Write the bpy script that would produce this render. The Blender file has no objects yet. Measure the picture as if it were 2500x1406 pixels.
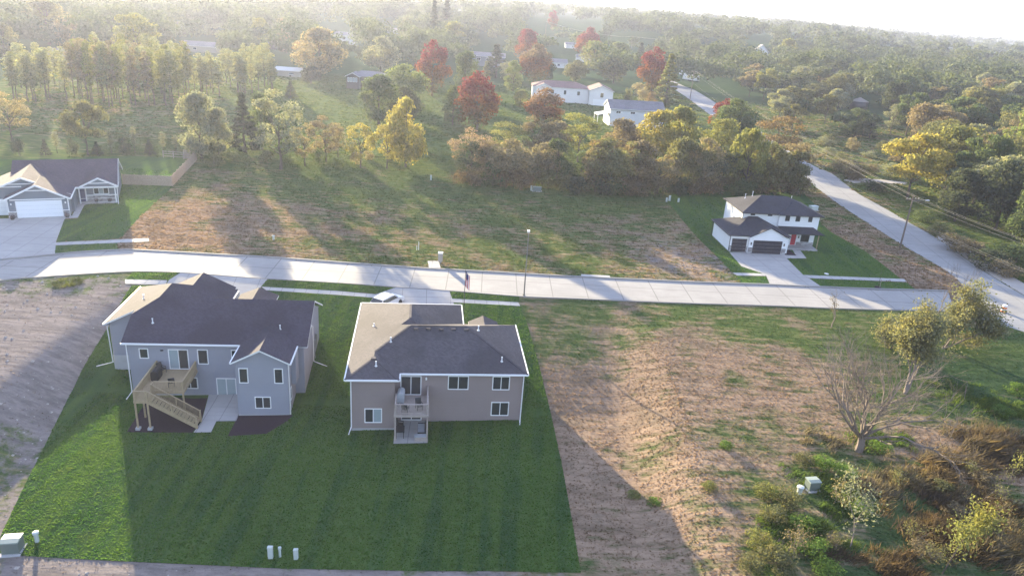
import bpy, bmesh, math, random
import numpy as np
from mathutils import Vector, Matrix
R = math.radians
rnd = random.Random(7)
rng = np.random.default_rng(11)
S = bpy.context.scene
COL = S.collection
# ------------------------------------------------------------------ camera
FPX, PW, PH = 1820.0, 2500, 1406
CAM_H = 35.2
ROLL = math.atan(.070)
PITCH = math.atan(705 * math.cos(ROLL) / FPX)
_c, _s = math.cos(ROLL), math.sin(ROLL)
FW = Vector((0, math.cos(PITCH), -math.sin(PITCH)))
_u = Vector((0, math.sin(PITCH), math.cos(PITCH))); _r = Vector((1, 0, 0))
CR = _c * _r + _s * _u
CU = -_s * _r + _c * _u
cam = bpy.data.cameras.new('camera')
cam.sensor_width = 36; cam.lens = 36 * FPX / PW
cam.clip_start = .5; cam.clip_end = 20000
camo = bpy.data.objects.new('camera', cam); COL.objects.link(camo)
M3 = Matrix((CR, CU, -FW)).transposed()
camo.matrix_world = Matrix.Translation((0, 0, CAM_H)) @ M3.to_4x4()
S.camera = camo
# ------------------------------------------------------------------ light
SUN_AZ, SUN_EL = -29.5, 10.2
w = bpy.data.worlds.new('World'); S.world = w; w.use_nodes = True
nt = w.node_tree; nt.nodes.clear()
sky = nt.nodes.new('ShaderNodeTexSky'); sky.sky_type = 'NISHITA'; sky.sun_disc = False
sky.sun_elevation = R(SUN_EL); sky.sun_rotation = R(SUN_AZ)
sky.air_density = 1.0; sky.dust_density = 0.0; sky.ozone_density = 2.2
bg = nt.nodes.new('ShaderNodeBackground'); bg.inputs[1].default_value = .15
wo = nt.nodes.new('ShaderNodeOutputWorld')
# thin high cloud: an even pale blue veil over the clear-sky colours
bg.inputs[1].default_value = .045
bg2 = nt.nodes.new('ShaderNodeBackground'); bg2.inputs[0].default_value = (.60, .675, 1.0, 1); bg2.inputs[1].default_value = .20
ads = nt.nodes.new('ShaderNodeAddShader'); nt.links.new(sky.outputs[0], bg.inputs[0])
nt.links.new(bg.outputs[0], ads.inputs[0]); nt.links.new(bg2.outputs[0], ads.inputs[1]); nt.links.new(ads.outputs[0], wo.inputs[0])
sl = bpy.data.lights.new('sun', 'SUN'); sl.energy = 5.0; sl.angle = R(.53); sl.color = (1, .84, .54)
so = bpy.data.objects.new('sun', sl); COL.objects.link(so)
sd = Vector((math.sin(R(SUN_AZ)) * math.cos(R(SUN_EL)), math.cos(R(SUN_AZ)) * math.cos(R(SUN_EL)), math.sin(R(SUN_EL))))
so.rotation_euler = sd.to_track_quat('Z', 'Y').to_euler(); so.location = (0, 0, 200)
S.view_settings.view_transform = 'Standard'; S.view_settings.look = 'None'
S.view_settings.exposure = 2.42; S.view_settings.gamma = 1
S.cycles.use_denoising = True
S.cycles.max_bounces = 8; S.cycles.transparent_max_bounces = 8; S.cycles.volume_bounces = 1
S.cycles.caustics_reflective = False; S.cycles.caustics_refractive = False
# ------------------------------------------------------------------ pixel helpers (photo pixel -> point on the ground)
def ray(px, py):
    return FW * FPX + CR * (px - 1250) + CU * (703 - py)
def Gz(px, py, z=0.0):
    d = ray(px, py); t = (z - CAM_H) / d.z
    return Vector((d.x * t, d.y * t, z))
def proj(p):
    q = Vector(p) - Vector((0, 0, CAM_H)); dz = q.dot(FW)
    return 1250 + FPX * q.dot(CR) / dz, 703 - FPX * q.dot(CU) / dz
def sst(a, b, x):
    t = np.clip((x - a) / (b - a), 0, 1); return t * t * (3 - 2 * t)
def terr(x, y):
    """height of the ground: flat street, house lots falling away towards the camera"""
    x = np.asarray(x, float); y = np.asarray(y, float)
    ye = 88.0 + .075 * np.clip(x, 0, 80) + np.where(x < -42, (-42 - x) * -.33, 0)
    d = ye - y
    zb = -3.1 + np.clip(.023 * x, -.7, 0) - .010 * np.clip(x - 14, 0, 60)
    dp = np.clip(d, 0, None)
    zA = zb * np.clip(dp / 23.5, 0, 1) - .022 * np.clip(dp - 24, 0, 60)
    zB = -.050 * np.clip(dp, 0, 75)
    wB = np.clip(sst(11, 18, x) + sst(40, 48, -x), 0, 1)
    z = zA * (1 - wB) + zB * wB
    far = np.clip(y - 105, 0, None)
    z = z + .25 * sst(0, 60, far) + .6 * np.sin(x * .011 + 1) * sst(60, 200, far) * np.where(y > 160, 1, 1) * .5
    # the ground climbs to a wooded rise in the distance, higher on the left
    z = z + (5 + 10.5 * (1 - sst(.28, .55, x / np.maximum(y, 50.)))) * sst(470, 900, y)
    # shallow wooded draw on the right
    z = z - 1.2 * np.exp(-(((x - 125) / 38) ** 2 + ((y - 240) / 70) ** 2))
    return z
def G(px, py, dz=0.0):
    z = 0.0
    for _ in range(14):
        p = Gz(px, py, z + dz); z = float(terr(p.x, p.y))
    return Vector((p.x, p.y, z + dz))
def GP(pts): return [tuple(G(*p).xy) for p in pts]
# ------------------------------------------------------------------ object helpers
class MB:
    def __init__(s): s.v = []; s.f = []; s.m = []
    def add(s, vs, fs, m=0):
        o = len(s.v); s.v += [tuple(v) for v in vs]; s.f += [tuple(i + o for i in f) for f in fs]; s.m += [m] * len(fs); return s
    def box(s, x0, x1, y0, y1, z0, z1, m=0):
        if x0 > x1: x0, x1 = x1, x0
        if y0 > y1: y0, y1 = y1, y0
        if z0 > z1: z0, z1 = z1, z0
        return s.add([(x0,y0,z0),(x1,y0,z0),(x1,y1,z0),(x0,y1,z0),(x0,y0,z1),(x1,y0,z1),(x1,y1,z1),(x0,y1,z1)],
              [(3,2,1,0),(4,5,6,7),(0,1,5,4),(1,2,6,5),(2,3,7,6),(3,0,4,7)], m)
    def tube(s, pts, rads, n=6, cap=True, m=0):
        pts = [Vector(p) for p in pts]; vs = []; fs = []
        if not hasattr(rads, '__len__'): rads = [rads] * len(pts)
        for i, p in enumerate(pts):
            d = (pts[min(i+1, len(pts)-1)] - pts[max(i-1, 0)]).normalized()
            a = d.orthogonal().normalized() if abs(d.z) > .9 else d.cross(Vector((0,0,1))).normalized()
            b = d.cross(a)
            for k in range(n):
                t = 2 * math.pi * (k + .5) / n; vs.append(p + (a * math.cos(t) + b * math.sin(t)) * rads[i])
        for i in range(len(pts) - 1):
            for k in range(n):
                k2 = (k + 1) % n; fs.append((i*n+k, i*n+k2, (i+1)*n+k2, (i+1)*n+k))
        if cap: fs.append(tuple(range(n))[::-1]); fs.append(tuple((len(pts)-1)*n + k for k in range(n)))
        return s.add(vs, fs, m)
    def bar(s, a, b, w, h, m=0):
        """rectangular bar from a to b, w wide, h tall"""
        a = Vector(a); b = Vector(b); d = (b - a).normalized()
        up = Vector((0,0,1)) if abs(d.z) < .95 else Vector((0,1,0))
        sx = d.cross(up).normalized() * w / 2; sz = sx.cross(d).normalized() * h / 2
        vs = [p + i * sx + j * sz for p in (a, b) for i, j in ((-1,-1),(1,-1),(1,1),(-1,1))]
        return s.add(vs, [(0,1,2,3),(7,6,5,4),(0,4,5,1),(1,5,6,2),(2,6,7,3),(3,7,4,0)], m)
    def lathe(s, prof, n=12, c=(0,0,0), m=0):
        vs = []; fs = []
        for r, z in prof:
            for k in range(n):
                t = 2*math.pi*k/n; vs.append((c[0]+r*math.cos(t), c[1]+r*math.sin(t), c[2]+z))
        for i in range(len(prof)-1):
            for k in range(n): fs.append((i*n+k, i*n+(k+1)%n, (i+1)*n+(k+1)%n, (i+1)*n+k))
        fs.append(tuple(range(n))[::-1]); fs.append(tuple((len(prof)-1)*n+k for k in range(n)))
        return s.add(vs, fs, m)
    def prism(s, poly, axis, a, b, m=0):
        """closed 2D poly extruded along axis ('x' or 'y') between a and b; poly in (other, z)"""
        n = len(poly)
        P = (lambda u, z, t: (t, u, z)) if axis == 'x' else (lambda u, z, t: (u, t, z))
        vs = [P(u, z, a) for u, z in poly] + [P(u, z, b) for u, z in poly]
        fs = [tuple(range(n)), tuple(range(n, 2*n))[::-1]] + [(i, n+i, n+(i+1) % n, (i+1) % n) for i in range(n)]
        return s.add(vs, fs, m)
    def mesh(s, name):
        me = bpy.data.meshes.new(name); me.from_pydata(s.v, [], s.f)
        if any(s.m): me.polygons.foreach_set('material_index', s.m)
        bm = bmesh.new(); bm.from_mesh(me); bmesh.ops.recalc_face_normals(bm, faces=bm.faces); bm.to_mesh(me); bm.free()
        return me
    def build(s, name, mats, parent=None, smooth=False):
        me = s.mesh(name)
        for m in (mats if isinstance(mats, (list, tuple)) else [mats]): me.materials.append(m)
        if smooth: me.polygons.foreach_set('use_smooth', [True] * len(me.polygons))
        o = bpy.data.objects.new(name, me); COL.objects.link(o)
        if parent: o.parent = parent
        return o
def tag(o, label=None, cat=None, group=None, kind=None):
    if label: o['label'] = label
    if cat: o['category'] = cat
    if group: o['group'] = group
    if kind: o['kind'] = kind
    return o
def thing(name, label, cat, loc, rz=0.0, group=None):
    o = bpy.data.objects.new(name, None); COL.objects.link(o); o.empty_display_size = .3
    o.location = loc; o.rotation_euler = (0, 0, rz); return tag(o, label, cat, group)
def kids(o): return [c for c in COL.objects if c.parent == o]
def copy_tree(o, parent=None, ch=None):
    if ch is None:
        ch = {}
        for c in COL.objects:
            if c.parent: ch.setdefault(c.parent.name, []).append(c)
    c = o.copy(); COL.objects.link(c); c.parent = parent
    for k in ch.get(o.name, []): copy_tree(k, c, ch)
    return c
def np_mesh(name, V, F, mat):
    """V (n,3), F (m,k) same-size faces"""
    me = bpy.data.meshes.new(name); V = np.ascontiguousarray(V, np.float32); F = np.ascontiguousarray(F, np.int32)
    me.vertices.add(len(V)); me.vertices.foreach_set('co', V.ravel())
    m, k = F.shape
    me.loops.add(m * k); me.loops.foreach_set('vertex_index', F.ravel())
    me.polygons.add(m); me.polygons.foreach_set('loop_start', np.arange(0, m * k, k, dtype=np.int32))
    me.update(calc_edges=True)
    if mat: me.materials.append(mat)
    return me
# ------------------------------------------------------------------ materials
class N:
    def __init__(s, name):
        s.m = bpy.data.materials.new(name); s.m.use_nodes = True; s.t = s.m.node_tree; s.t.nodes.clear()
        s.out = s.n('OutputMaterial')
    def n(s, t, **k):
        nd = s.t.nodes.new('ShaderNode' + t)
        for a, b in k.items(): setattr(nd, a, b)
        return nd
    def l(s, a, b): s.t.links.new(a, b)
    def val(s, sock, v):
        if hasattr(v, 'node'): s.l(v, sock)
        else: sock.default_value = v
    def math(s, op, a, b=None, clamp=False):
        nd = s.n('Math', operation=op); nd.use_clamp = clamp; s.val(nd.inputs[0], a)
        if b is not None: s.val(nd.inputs[1], b)
        return nd.outputs[0]
    def mix(s, f, a, b, mode='MIX'):
        nd = s.n('Mix', data_type='RGBA', blend_type=mode); s.val(nd.inputs[0], f)
        for i, v in ((6, a), (7, b)): s.val(nd.inputs[i], v if hasattr(v, 'node') else (*v, 1) if len(v) == 3 else v)
        return nd.outputs[2]
    def noise(s, scale, detail=4, rough=.55, vec=None, out=0):
        nd = s.n('TexNoise'); nd.inputs['Scale'].default_value = scale; nd.inputs['Detail'].default_value = detail; nd.inputs['Roughness'].default_value = rough
        if vec is not None: s.l(vec, nd.inputs['Vector'])
        return nd.outputs[out]
    def ramp(s, f, a, b):
        nd = s.n('MapRange'); nd.interpolation_type = 'SMOOTHSTEP'; s.val(nd.inputs[0], f); nd.inputs[1].default_value = a; nd.inputs[2].default_value = b
        return nd.outputs[0]
    def pos(s): return s.n('NewGeometry').outputs['Position']
    def obj(s): return s.n('TexCoord').outputs['Object']
    def mapping(s, vec, sc=(1,1,1), rot=(0,0,0)):
        nd = s.n('Mapping'); s.l(vec, nd.inputs[0]); nd.inputs['Scale'].default_value = sc; nd.inputs['Rotation'].default_value = rot; return nd.outputs[0]
    def bump(s, h, strength=.5, dist=.05):
        nd = s.n('Bump'); nd.inputs['Strength'].default_value = strength; nd.inputs['Distance'].default_value = dist; s.l(h, nd.inputs['Height']); return nd.outputs[0]
    def pbr(s, col, rough=.8, spec=.3, nrm=None, metal=0):
        b = s.n('BsdfPrincipled'); s.val(b.inputs['Base Color'], col if hasattr(col, 'node') else (*col, 1)); s.val(b.inputs['Roughness'], rough)
        b.inputs['Specular IOR Level'].default_value = spec; b.inputs['Metallic'].default_value = metal
        if nrm is not None: s.l(nrm, b.inputs['Normal'])
        s.l(b.outputs[0], s.out.inputs[0]); return b
def plain(name, col, rough=.6, spec=.4, var=.12, scale=6, metal=0):
    m = N(name); f = m.noise(scale, 4, .6, m.obj())
    a = tuple(c * (1 - var) for c in col); b = tuple(min(1, c * (1 + var)) for c in col)
    m.pbr(m.mix(f, a, b), rough, spec, None, metal); return m.m
def siding(name, col, board=.15):
    m = N(name); o = m.obj(); sx = m.n('SeparateXYZ'); m.l(o, sx.inputs[0])
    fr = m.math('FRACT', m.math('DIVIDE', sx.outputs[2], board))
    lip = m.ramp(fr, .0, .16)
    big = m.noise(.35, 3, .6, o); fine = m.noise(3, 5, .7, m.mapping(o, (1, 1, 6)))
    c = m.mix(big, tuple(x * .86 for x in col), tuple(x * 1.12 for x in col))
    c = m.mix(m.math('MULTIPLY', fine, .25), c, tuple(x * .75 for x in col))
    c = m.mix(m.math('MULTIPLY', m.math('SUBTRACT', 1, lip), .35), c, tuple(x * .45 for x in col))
    m.pbr(c, .65, .3, m.bump(fr, .6, .02)); return m.m
def shingle(name, col):
    m = N(name); o = m.obj()
    sx = m.n('SeparateXYZ'); m.l(o, sx.inputs[0])
    row = m.math('FLOOR', m.math('DIVIDE', sx.outputs[2], .062))
    cmb = m.n('CombineXYZ'); m.l(m.math('ADD', sx.outputs[0], sx.outputs[1]), cmb.inputs[0]); m.l(m.math('MULTIPLY', row, 3.7), cmb.inputs[1])
    tab = m.noise(3.2, 2, .5, cmb.outputs[0])
    speck = m.noise(14, 4, .8, o); big = m.noise(.25, 4, .6, o)
    c = m.mix(m.ramp(tab, .3, .7), tuple(x * .72 for x in col), tuple(x * 1.28 for x in col))
    c = m.mix(m.ramp(speck, .35, .75), c, tuple(x * 1.5 for x in col))
    c = m.mix(m.math('MULTIPLY', m.ramp(big, .4, .65), .5), c, tuple(x * .66 for x in col))
    edge = m.math('FRACT', m.math('DIVIDE', sx.outputs[2], .062))
    m.pbr(c, .92, .2, m.bump(edge, .35, .012)); return m.m
def concrete(name, col, joint=0.0, rz=0.0, jx=4.5, jy=3.0):
    m = N(name); p = m.pos()
    a = m.noise(.18, 5, .65, p); b = m.noise(2.2, 6, .7, p); c2 = m.noise(.9, 3, .5, m.mapping(p, (.25, 2, 1)))
    c = m.mix(m.ramp(a, .35, .7), tuple(x * .9 for x in col), tuple(x * 1.06 for x in col))
    c = m.mix(m.math('MULTIPLY', m.ramp(b, .45, .8), .3), c, tuple(x * .72 for x in col))
    c = m.mix(m.math('MULTIPLY', m.ramp(c2, .48, .75), .42), c, tuple(x * .7 for x in col))
    if joint:
        q = m.mapping(p, (1,1,1), (0, 0, rz)); sx = m.n('SeparateXYZ'); m.l(q, sx.inputs[0])
        def line(v, per, wd):
            f = m.math('ABSOLUTE', m.math('SUBTRACT', m.math('FRACT', m.math('DIVIDE', v, per)), .5)); return m.math('GREATER_THAN', f, .5 - wd / per)
        g = m.math('MAXIMUM', line(sx.outputs[0], jx, joint), line(sx.outputs[1], jy, joint))
        c = m.mix(m.math('MULTIPLY', g, .65), c, tuple(x * .45 for x in col))
    m.pbr(c, .85, .25, m.bump(b, .25, .01)); return m.m
M = {}
M['siding_blue'] = siding('siding_blue', (.30, .31, .36))
M['siding_taupe'] = siding('siding_taupe', (.29, .235, .225))
M['siding_slate'] = siding('siding_slate', (.19, .215, .25))
M['siding_white'] = siding('siding_white', (.86, .86, .86), .3)
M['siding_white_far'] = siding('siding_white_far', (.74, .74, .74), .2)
M['siding_tan'] = siding('siding_tan', (.4, .37, .33), .2)
M['siding_dark'] = siding('siding_dark', (.12, .105, .1), .2)
M['roof_purple'] = shingle('roof_purple', (.050, .044, .060))
M['roof_grey'] = shingle('roof_grey', (.074, .067, .075))
M['roof_plum'] = shingle('roof_plum', (.066, .056, .074))
M['roof_black'] = shingle('roof_black', (.042, .042, .052))
M['roof_red'] = shingle('roof_red', (.19, .125, .12))
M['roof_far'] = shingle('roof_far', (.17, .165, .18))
M['trim'] = plain('white_trim', (.78, .78, .78), .45, .4, .05)
M['fascia_dark'] = plain('dark_fascia', (.03, .03, .035), .5)
M['foundation'] = concrete('foundation_concrete', (.42, .42, .42))
M['street'] = concrete('street_concrete', (.34, .325, .31), .07, R(-2.5), 4.6, 4.45)
M['walk'] = concrete('sidewalk_concrete', (.42, .405, .39), .04, R(-4), 1.5, 60)
M['drive'] = concrete('driveway_concrete', (.385, .37, .355), .04, R(-7), 3.0, 3.0)
M['kerb'] = concrete('kerb_concrete', (.27, .262, .255))
M['road'] = concrete('road_concrete', (.30, .295, .29), .05, R(6), 3.6, 6)
M['gravel'] = concrete('gravel', (.42, .38, .34))
M['glass'] = plain('window_glass', (.035, .04, .045), .08, .8, .3, .7)
M['glass_blue'] = plain('curtained_glass', (.30, .36, .38), .15, .8, .15, 1)
M['wood'] = plain('deck_wood', (.36, .28, .175), .8, .2, .3, 5)
M['wood_grey'] = plain('weathered_wood', (.36, .31, .28), .85, .2, .3, 4)
M['fence_wood'] = plain('fence_wood', (.42, .33, .26), .85, .2, .3, 4)
M['garage_white'] = plain('garage_white', (.80, .82, .84), .4, .4, .03)
M['garage_dark'] = plain('garage_dark', (.028, .026, .038), .45, .4, .15)
M['red'] = plain('red_door_paint', (.42, .02, .04), .4, .5, .1)
M['blue_door'] = plain('blue_door_paint', (.07, .08, .17), .4)
M['metal'] = plain('grey_metal', (.35, .36, .37), .4, .5, .1, 6, .6)
M['dark_metal'] = plain('dark_metal', (.06, .06, .065), .45, .5, .1, 6, .4)
M['black'] = plain('black_plastic', (.02, .02, .022), .5)
M['galv'] = plain('galvanised_pole', (.20, .19, .17), .55, .5, .1, 6, .3)
M['pole_wood'] = plain('pole_wood', (.16, .13, .11), .9, .1, .3, 2)
M['util_green'] = plain('utility_box_green', (.13, .16, .145), .55, .4, .1, 3)
M['util_lid'] = plain('utility_lid', (.24, .29, .27), .5); M['util_white'] = plain('utility_pedestal_white', (.5, .54, .51), .5, .4, .06, 3)
M['mulch'] = plain('dark_mulch', (.035, .024, .032), .95, .1, .6, 9)
M['wire'] = plain('bare_wire', (.40, .38, .36), .4, .5, .05, 1, .5)
M['cover'] = plain('grill_cover_grey', (.35, .37, .39), .7)
M['orange'] = plain('orange_plastic', (.75, .16, .06), .5)
M['paint_white'] = plain('white_car_paint', (.72, .72, .72), .25, .6, .03)
M['rubber'] = plain('tyre_rubber', (.02, .02, .02), .9)
M['gold_lamp'] = plain('lamp_metal', (.03, .03, .03), .4)
M['flag_red'] = plain('flag_red', (.45, .02, .04), .8); M['flag_blue'] = plain('flag_blue', (.02, .03, .13), .8)
M['terracotta'] = plain('flower_leaves', (.09, .05, .06), .8, .2, .5, 9)
def stone_mat():
    m = N('stone_veneer'); m.pbr(m.mix(m.n('ObjectInfo').outputs['Random'], (.22, .21, .21), (.46, .45, .45)), .9, .2, m.bump(m.noise(20, 4, .6, m.obj()), .4, .02)); return m.m
M['stone'] = stone_mat()
# ---- grass: one shader for ground and tufts, driven by the baked 'cover' attribute (r dry, g bare, b lush)
def ground_cols(m, tuft=False):
    at = m.n('Attribute', attribute_name='cover'); sp = m.n('SeparateColor'); m.l(at.outputs[0], sp.inputs[0])
    p = m.pos()
    n1 = m.noise(.16, 6, .68, p); n2 = m.noise(.75, 6, .7, m.mapping(p, (.42, 1.7, 1), (0, 0, -.42))); n3 = m.noise(4.5, 5, .75, p)
    green = m.mix(m.ramp(n2, .35, .68), (.06, .095, .032), (.125, .155, .05))
    lush = m.mix(m.ramp(n2, .35, .65), (.030, .060, .030), (.055, .092, .042))
    dry = m.mix(m.ramp(n2, .33, .68), (.205, .142, .098), (.335, .242, .168))
    dry = m.mix(m.math('MULTIPLY', m.ramp(n1, .5, .66), .55), dry, (.14, .115, .085))
    bare = m.mix(m.ramp(n2, .3, .7), (.165, .142, .13), (.29, .25, .228))
    def thr(ch, noise, wd=.13, k=.75):
        v = m.math('ADD', ch, m.math('MULTIPLY', m.math('SUBTRACT', noise, .5), k)); return m.ramp(v, .5 - wd, .5 + wd)
    mixn = m.math('ADD', m.math('MULTIPLY', n1, .55), m.math('MULTIPLY', n2, .45))
    c = m.mix(thr(sp.outputs[2], mixn, .2), green, lush)
    c = m.mix(thr(sp.outputs[0], mixn, .2, 2.5), c, dry)
    c = m.mix(thr(sp.outputs[1], m.noise(.5, 6, .72, p), .12, 1.3), c, bare)
    c = m.mix(m.math('MULTIPLY', m.ramp(n3, .45, .8), .45), c, m.mix(.5, c, (.03, .03, .02)))
    return c, n2, n3
m = N('field_ground'); c, a, b = ground_cols(m)
hgt = m.math('ADD', m.math('MULTIPLY', a, 1.0), m.math('MULTIPLY', b, .45))
m.pbr(c, 1, 0, m.bump(hgt, .7, .2)); M['ground'] = m.m
def leafy(name, colnode, trans=.42, spec=.04, rough=.8, tint=(1.18, 1.18, .72)):
    m = N(name); c = colnode(m)
    b = m.n('BsdfPrincipled'); m.val(b.inputs['Base Color'], c); b.inputs['Roughness'].default_value = rough; b.inputs['Specular IOR Level'].default_value = spec
    t = m.n('BsdfTranslucent'); m.val(t.inputs[0], m.mix(1, c, tint, 'MULTIPLY'))
    x = m.n('MixShader'); x.inputs[0].default_value = trans; m.l(b.outputs[0], x.inputs[1]); m.l(t.outputs[0], x.inputs[2]); m.l(x.outputs[0], m.out.inputs[0])
    return m.m
def tuftcol(m):
    c, a, b = ground_cols(m)
    g = m.n('NewGeometry').outputs['Random Per Island']
    return m.mix(m.math('MULTIPLY', g, .6), m.mix(1, c, (1.15, 1.15, 1.1), 'MULTIPLY'), m.mix(1, c, (.7, .72, .7), 'MULTIPLY'))
M['tuft'] = leafy('field_tufts', tuftcol, .45, 0, .9, (1.1, 1.0, .85))
def leafcol(m):
    oc = m.n('ObjectInfo').outputs['Color']; g = m.n('NewGeometry').outputs['Random Per Island']
    o = m.obj(); n = m.noise(.45, 3, .6, o)
    c = m.mix(m.ramp(g, 0, 1), m.mix(1, oc, (.72, .76, .74), 'MULTIPLY'), m.mix(1, oc, (1.28, 1.24, 1.2), 'MULTIPLY'))
    return m.mix(m.math('MULTIPLY', m.ramp(n, .42, .62), .55), c, m.mix(1, c, (1.35, 1.1, .65), 'MULTIPLY'))
M['leaf'] = leafy('tree_leaves', leafcol)
def redcol(m):
    """maple turning: orange and green low down, red on top"""
    g = m.n('NewGeometry').outputs['Random Per Island']; o = m.n('TexCoord').outputs['Generated']; sx = m.n('SeparateXYZ'); m.l(o, sx.inputs[0])
    h = m.math('ADD', sx.outputs[2], m.math('MULTIPLY', m.math('SUBTRACT', m.noise(3.0, 3, .6, o), .5), .7))
    oc = m.n('ObjectInfo').outputs['Color']
    low = m.mix(m.ramp(h, .12, .5), (.085, .075, .025), (.24, .085, .025))
    c = m.mix(m.ramp(h, .42, .72), low, oc)
    return m.mix(g, m.mix(1, c, (.6, .6, .6), 'MULTIPLY'), m.mix(1, c, (1.4, 1.3, 1.3), 'MULTIPLY'))
M['leaf_maple'] = leafy('maple_leaves', redcol)
def farcol(m):
    g = m.n('NewGeometry').outputs['Random Per Island']; p = m.pos(); n = m.noise(.045, 4, .7, p); n2 = m.noise(.02, 3, .7, p)
    c = m.mix(m.ramp(n, .35, .65), (.07, .095, .05), (.135, .155, .08))
    c = m.mix(m.math('MULTIPLY', m.ramp(n2, .58, .7), .45), c, (.13, .11, .075))
    return m.mix(g, m.mix(1, c, (.8, .82, .8), 'MULTIPLY'), m.mix(1, c, (1.2, 1.2, 1.15), 'MULTIPLY'))
M['leaf_far'] = leafy('far_wood_leaves', farcol, .25, .1)
def bark(name, col):
    m = N(name); o = m.obj(); n = m.noise(5, 5, .7, m.mapping(o, (3, 3, .6)))
    m.pbr(m.mix(n, tuple(x * .6 for x in col), tuple(x * 1.4 for x in col)), .95, .1, m.bump(n, .6, .03)); return m.m
M['bark'] = bark('bark', (.11, .09, .075)); M['bark_pale'] = bark('bark_pale', (.24, .20, .17)); M['bark_dead'] = bark('bark_dead', (.20, .165, .14))
# ---- mown lawn
def lawn_mat():
    m = N('mown_lawn'); p = m.pos()
    st = m.noise(.28, 3, .5, m.mapping(p, (2.4, .18, 1), (0, 0, .1))); n1 = m.noise(.12, 5, .65, p); n2 = m.noise(2.5, 6, .75, m.mapping(p, (.8, 1.6, 1))); n3 = m.noise(14, 4, .8, p)
    c = m.mix(m.ramp(n1, .35, .68), (.042, .085, .034), (.066, .115, .040))
    c = m.mix(m.math('MULTIPLY', m.ramp(st, .42, .56), .65), c, (.075, .125, .032))
    c = m.mix(m.math('MULTIPLY', m.ramp(n2, .4, .75), .55), c, m.mix(1, c, (.55, .6, .6), 'MULTIPLY'))
    c = m.mix(m.math('MULTIPLY', m.ramp(n3, .45, .75), .5), c, m.mix(1, c, (1.6, 1.45, 1.3), 'MULTIPLY'))
    h = m.math('ADD', m.math('MULTIPLY', n2, .6), m.math('MULTIPLY', n3, .35))
    m.pbr(c, 1, 0, m.bump(h, .8, .09)); return m.m
M['lawn'] = lawn_mat()
def bladecol(m):
    p = m.pos(); g = m.n('NewGeometry').outputs['Random Per Island']; st = m.noise(.28, 3, .5, m.mapping(p, (2.4, .18, 1), (0, 0, .1))); n1 = m.noise(.12, 5, .65, p)
    c = m.mix(m.ramp(n1, .35, .68), (.05, .118, .034), (.078, .158, .04)); c = m.mix(m.math('MULTIPLY', m.ramp(st, .42, .56), .65), c, (.098, .172, .042)); c = m.mix(m.math('MULTIPLY', m.ramp(m.noise(.6, 5, .7, p), .52, .72), .45), c, (.13, .145, .06))
    return m.mix(g, m.mix(1, c, (.7, .75, .7), 'MULTIPLY'), m.mix(1, c, (1.3, 1.25, 1.2), 'MULTIPLY'))
M['blade'] = leafy('lawn_blades', bladecol, .55, .0, .9)
#@@GROUND
# ------------------------------------------------------------------ setting: ground, streets, lawns
BLOBS = []
def blob(px, py, rx, ry, dry, bare, lush, rot=0):
    p = G(px, py); BLOBS.append((p.x, p.y, rx, ry, dry, bare, lush, R(rot)))
# (centre in the photo, radii in metres on the ground)
blob(450, 545, 15, 15, 1.0, .15, 0); blob(470, 440, 12, 14, .75, .35, 0); blob(640, 560, 14, 14, .62, 0, 0); blob(900, 560, 20, 14, .46, 0, 0)
blob(1150, 610, 18, 10, .45, 0, 0.05); blob(1350, 560, 20, 16, .42, .08, 0.1); blob(1640, 620, 9, 12, .7, .75, 0); blob(1560, 560, 9, 9, .5, .35, 0)
blob(1250, 470, 45, 12, .25, 0, .45); blob(800, 440, 30, 12, .25, 0, .5); blob(1700, 560, 5, 22, .7, .3, 0, -20)
blob(2080, 560, 9, 30, .75, .15, 0, -15); blob(2250, 680, 8, 10, .8, .2, 0); blob(1990, 500, 8, 18, .35, 0, .3)
blob(1420, 810, 8, 5, .22, 0, .25); blob(1390, 860, 4, 4, .2, 0, .2); blob(1900, 820, 14, 5, .2, 0, .35); blob(1800, 790, 30, 6, .42, 0, .2); blob(1500, 820, 14, 5, .7, 0, 0)
blob(1650, 960, 19, 11, .82, .05, 0); blob(1480, 960, 7, 9, .7, .2, 0); blob(1520, 880, 5, 8, .7, .55, 0); blob(1850, 900, 12, 8, .75, 0, .1)
blob(1600, 1150, 15, 9, .75, .1, 0); blob(1500, 1280, 9, 9, .8, .1, 0); blob(1440, 1150, 3.2, 12, .7, .2, 0, 8); blob(1700, 1300, 8, 7, .8, .15, 0)
blob(2330, 900, 15, 12, .12, 0, .75); blob(2100, 800, 14, 6, .35, 0, .35); blob(2380, 760, 8, 4, .5, .2, .2); blob(2050, 1150, 11, 7, .25, 0, .7); blob(2200, 1300, 12, 8, .3, 0, .6)
blob(1950, 1330, 6, 6, .2, 0, .8); blob(2400, 1120, 9, 6, .9, 0, .1)
blob(120, 800, 13, 12, .1, 1.0, 0); blob(60, 1000, 10, 12, .3, .85, 0); blob(-60, 1200, 10, 10, .3, .7, 0); blob(150, 700, 20, 4, .2, .5, .3); blob(30, 1130, 4, 5, .2, .2, .5)
blob(400, 1460, 30, 5.5, .2, .9, 0); blob(1100, 1480, 22, 5.5, .3, .7, .2)
blob(300, 320, 40, 40, .3, 0, .1); blob(850, 280, 45, 60, .05, 0, .35); blob(350, 300, 18, 45, .45, .0, 0, 25); blob(30, 430, 30, 20, 0, 0, .5)
blob(1300, 200, 70, 70, .15, 0, .5); blob(2050, 300, 40, 60, .42, .05, .2); blob(2000, 380, 25, 25, .45, .05, 0); blob(300, 260, 45, 60, .4, 0, 0)  # last one: paler meadow under the poplars, sunlight put into the ground colour
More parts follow.
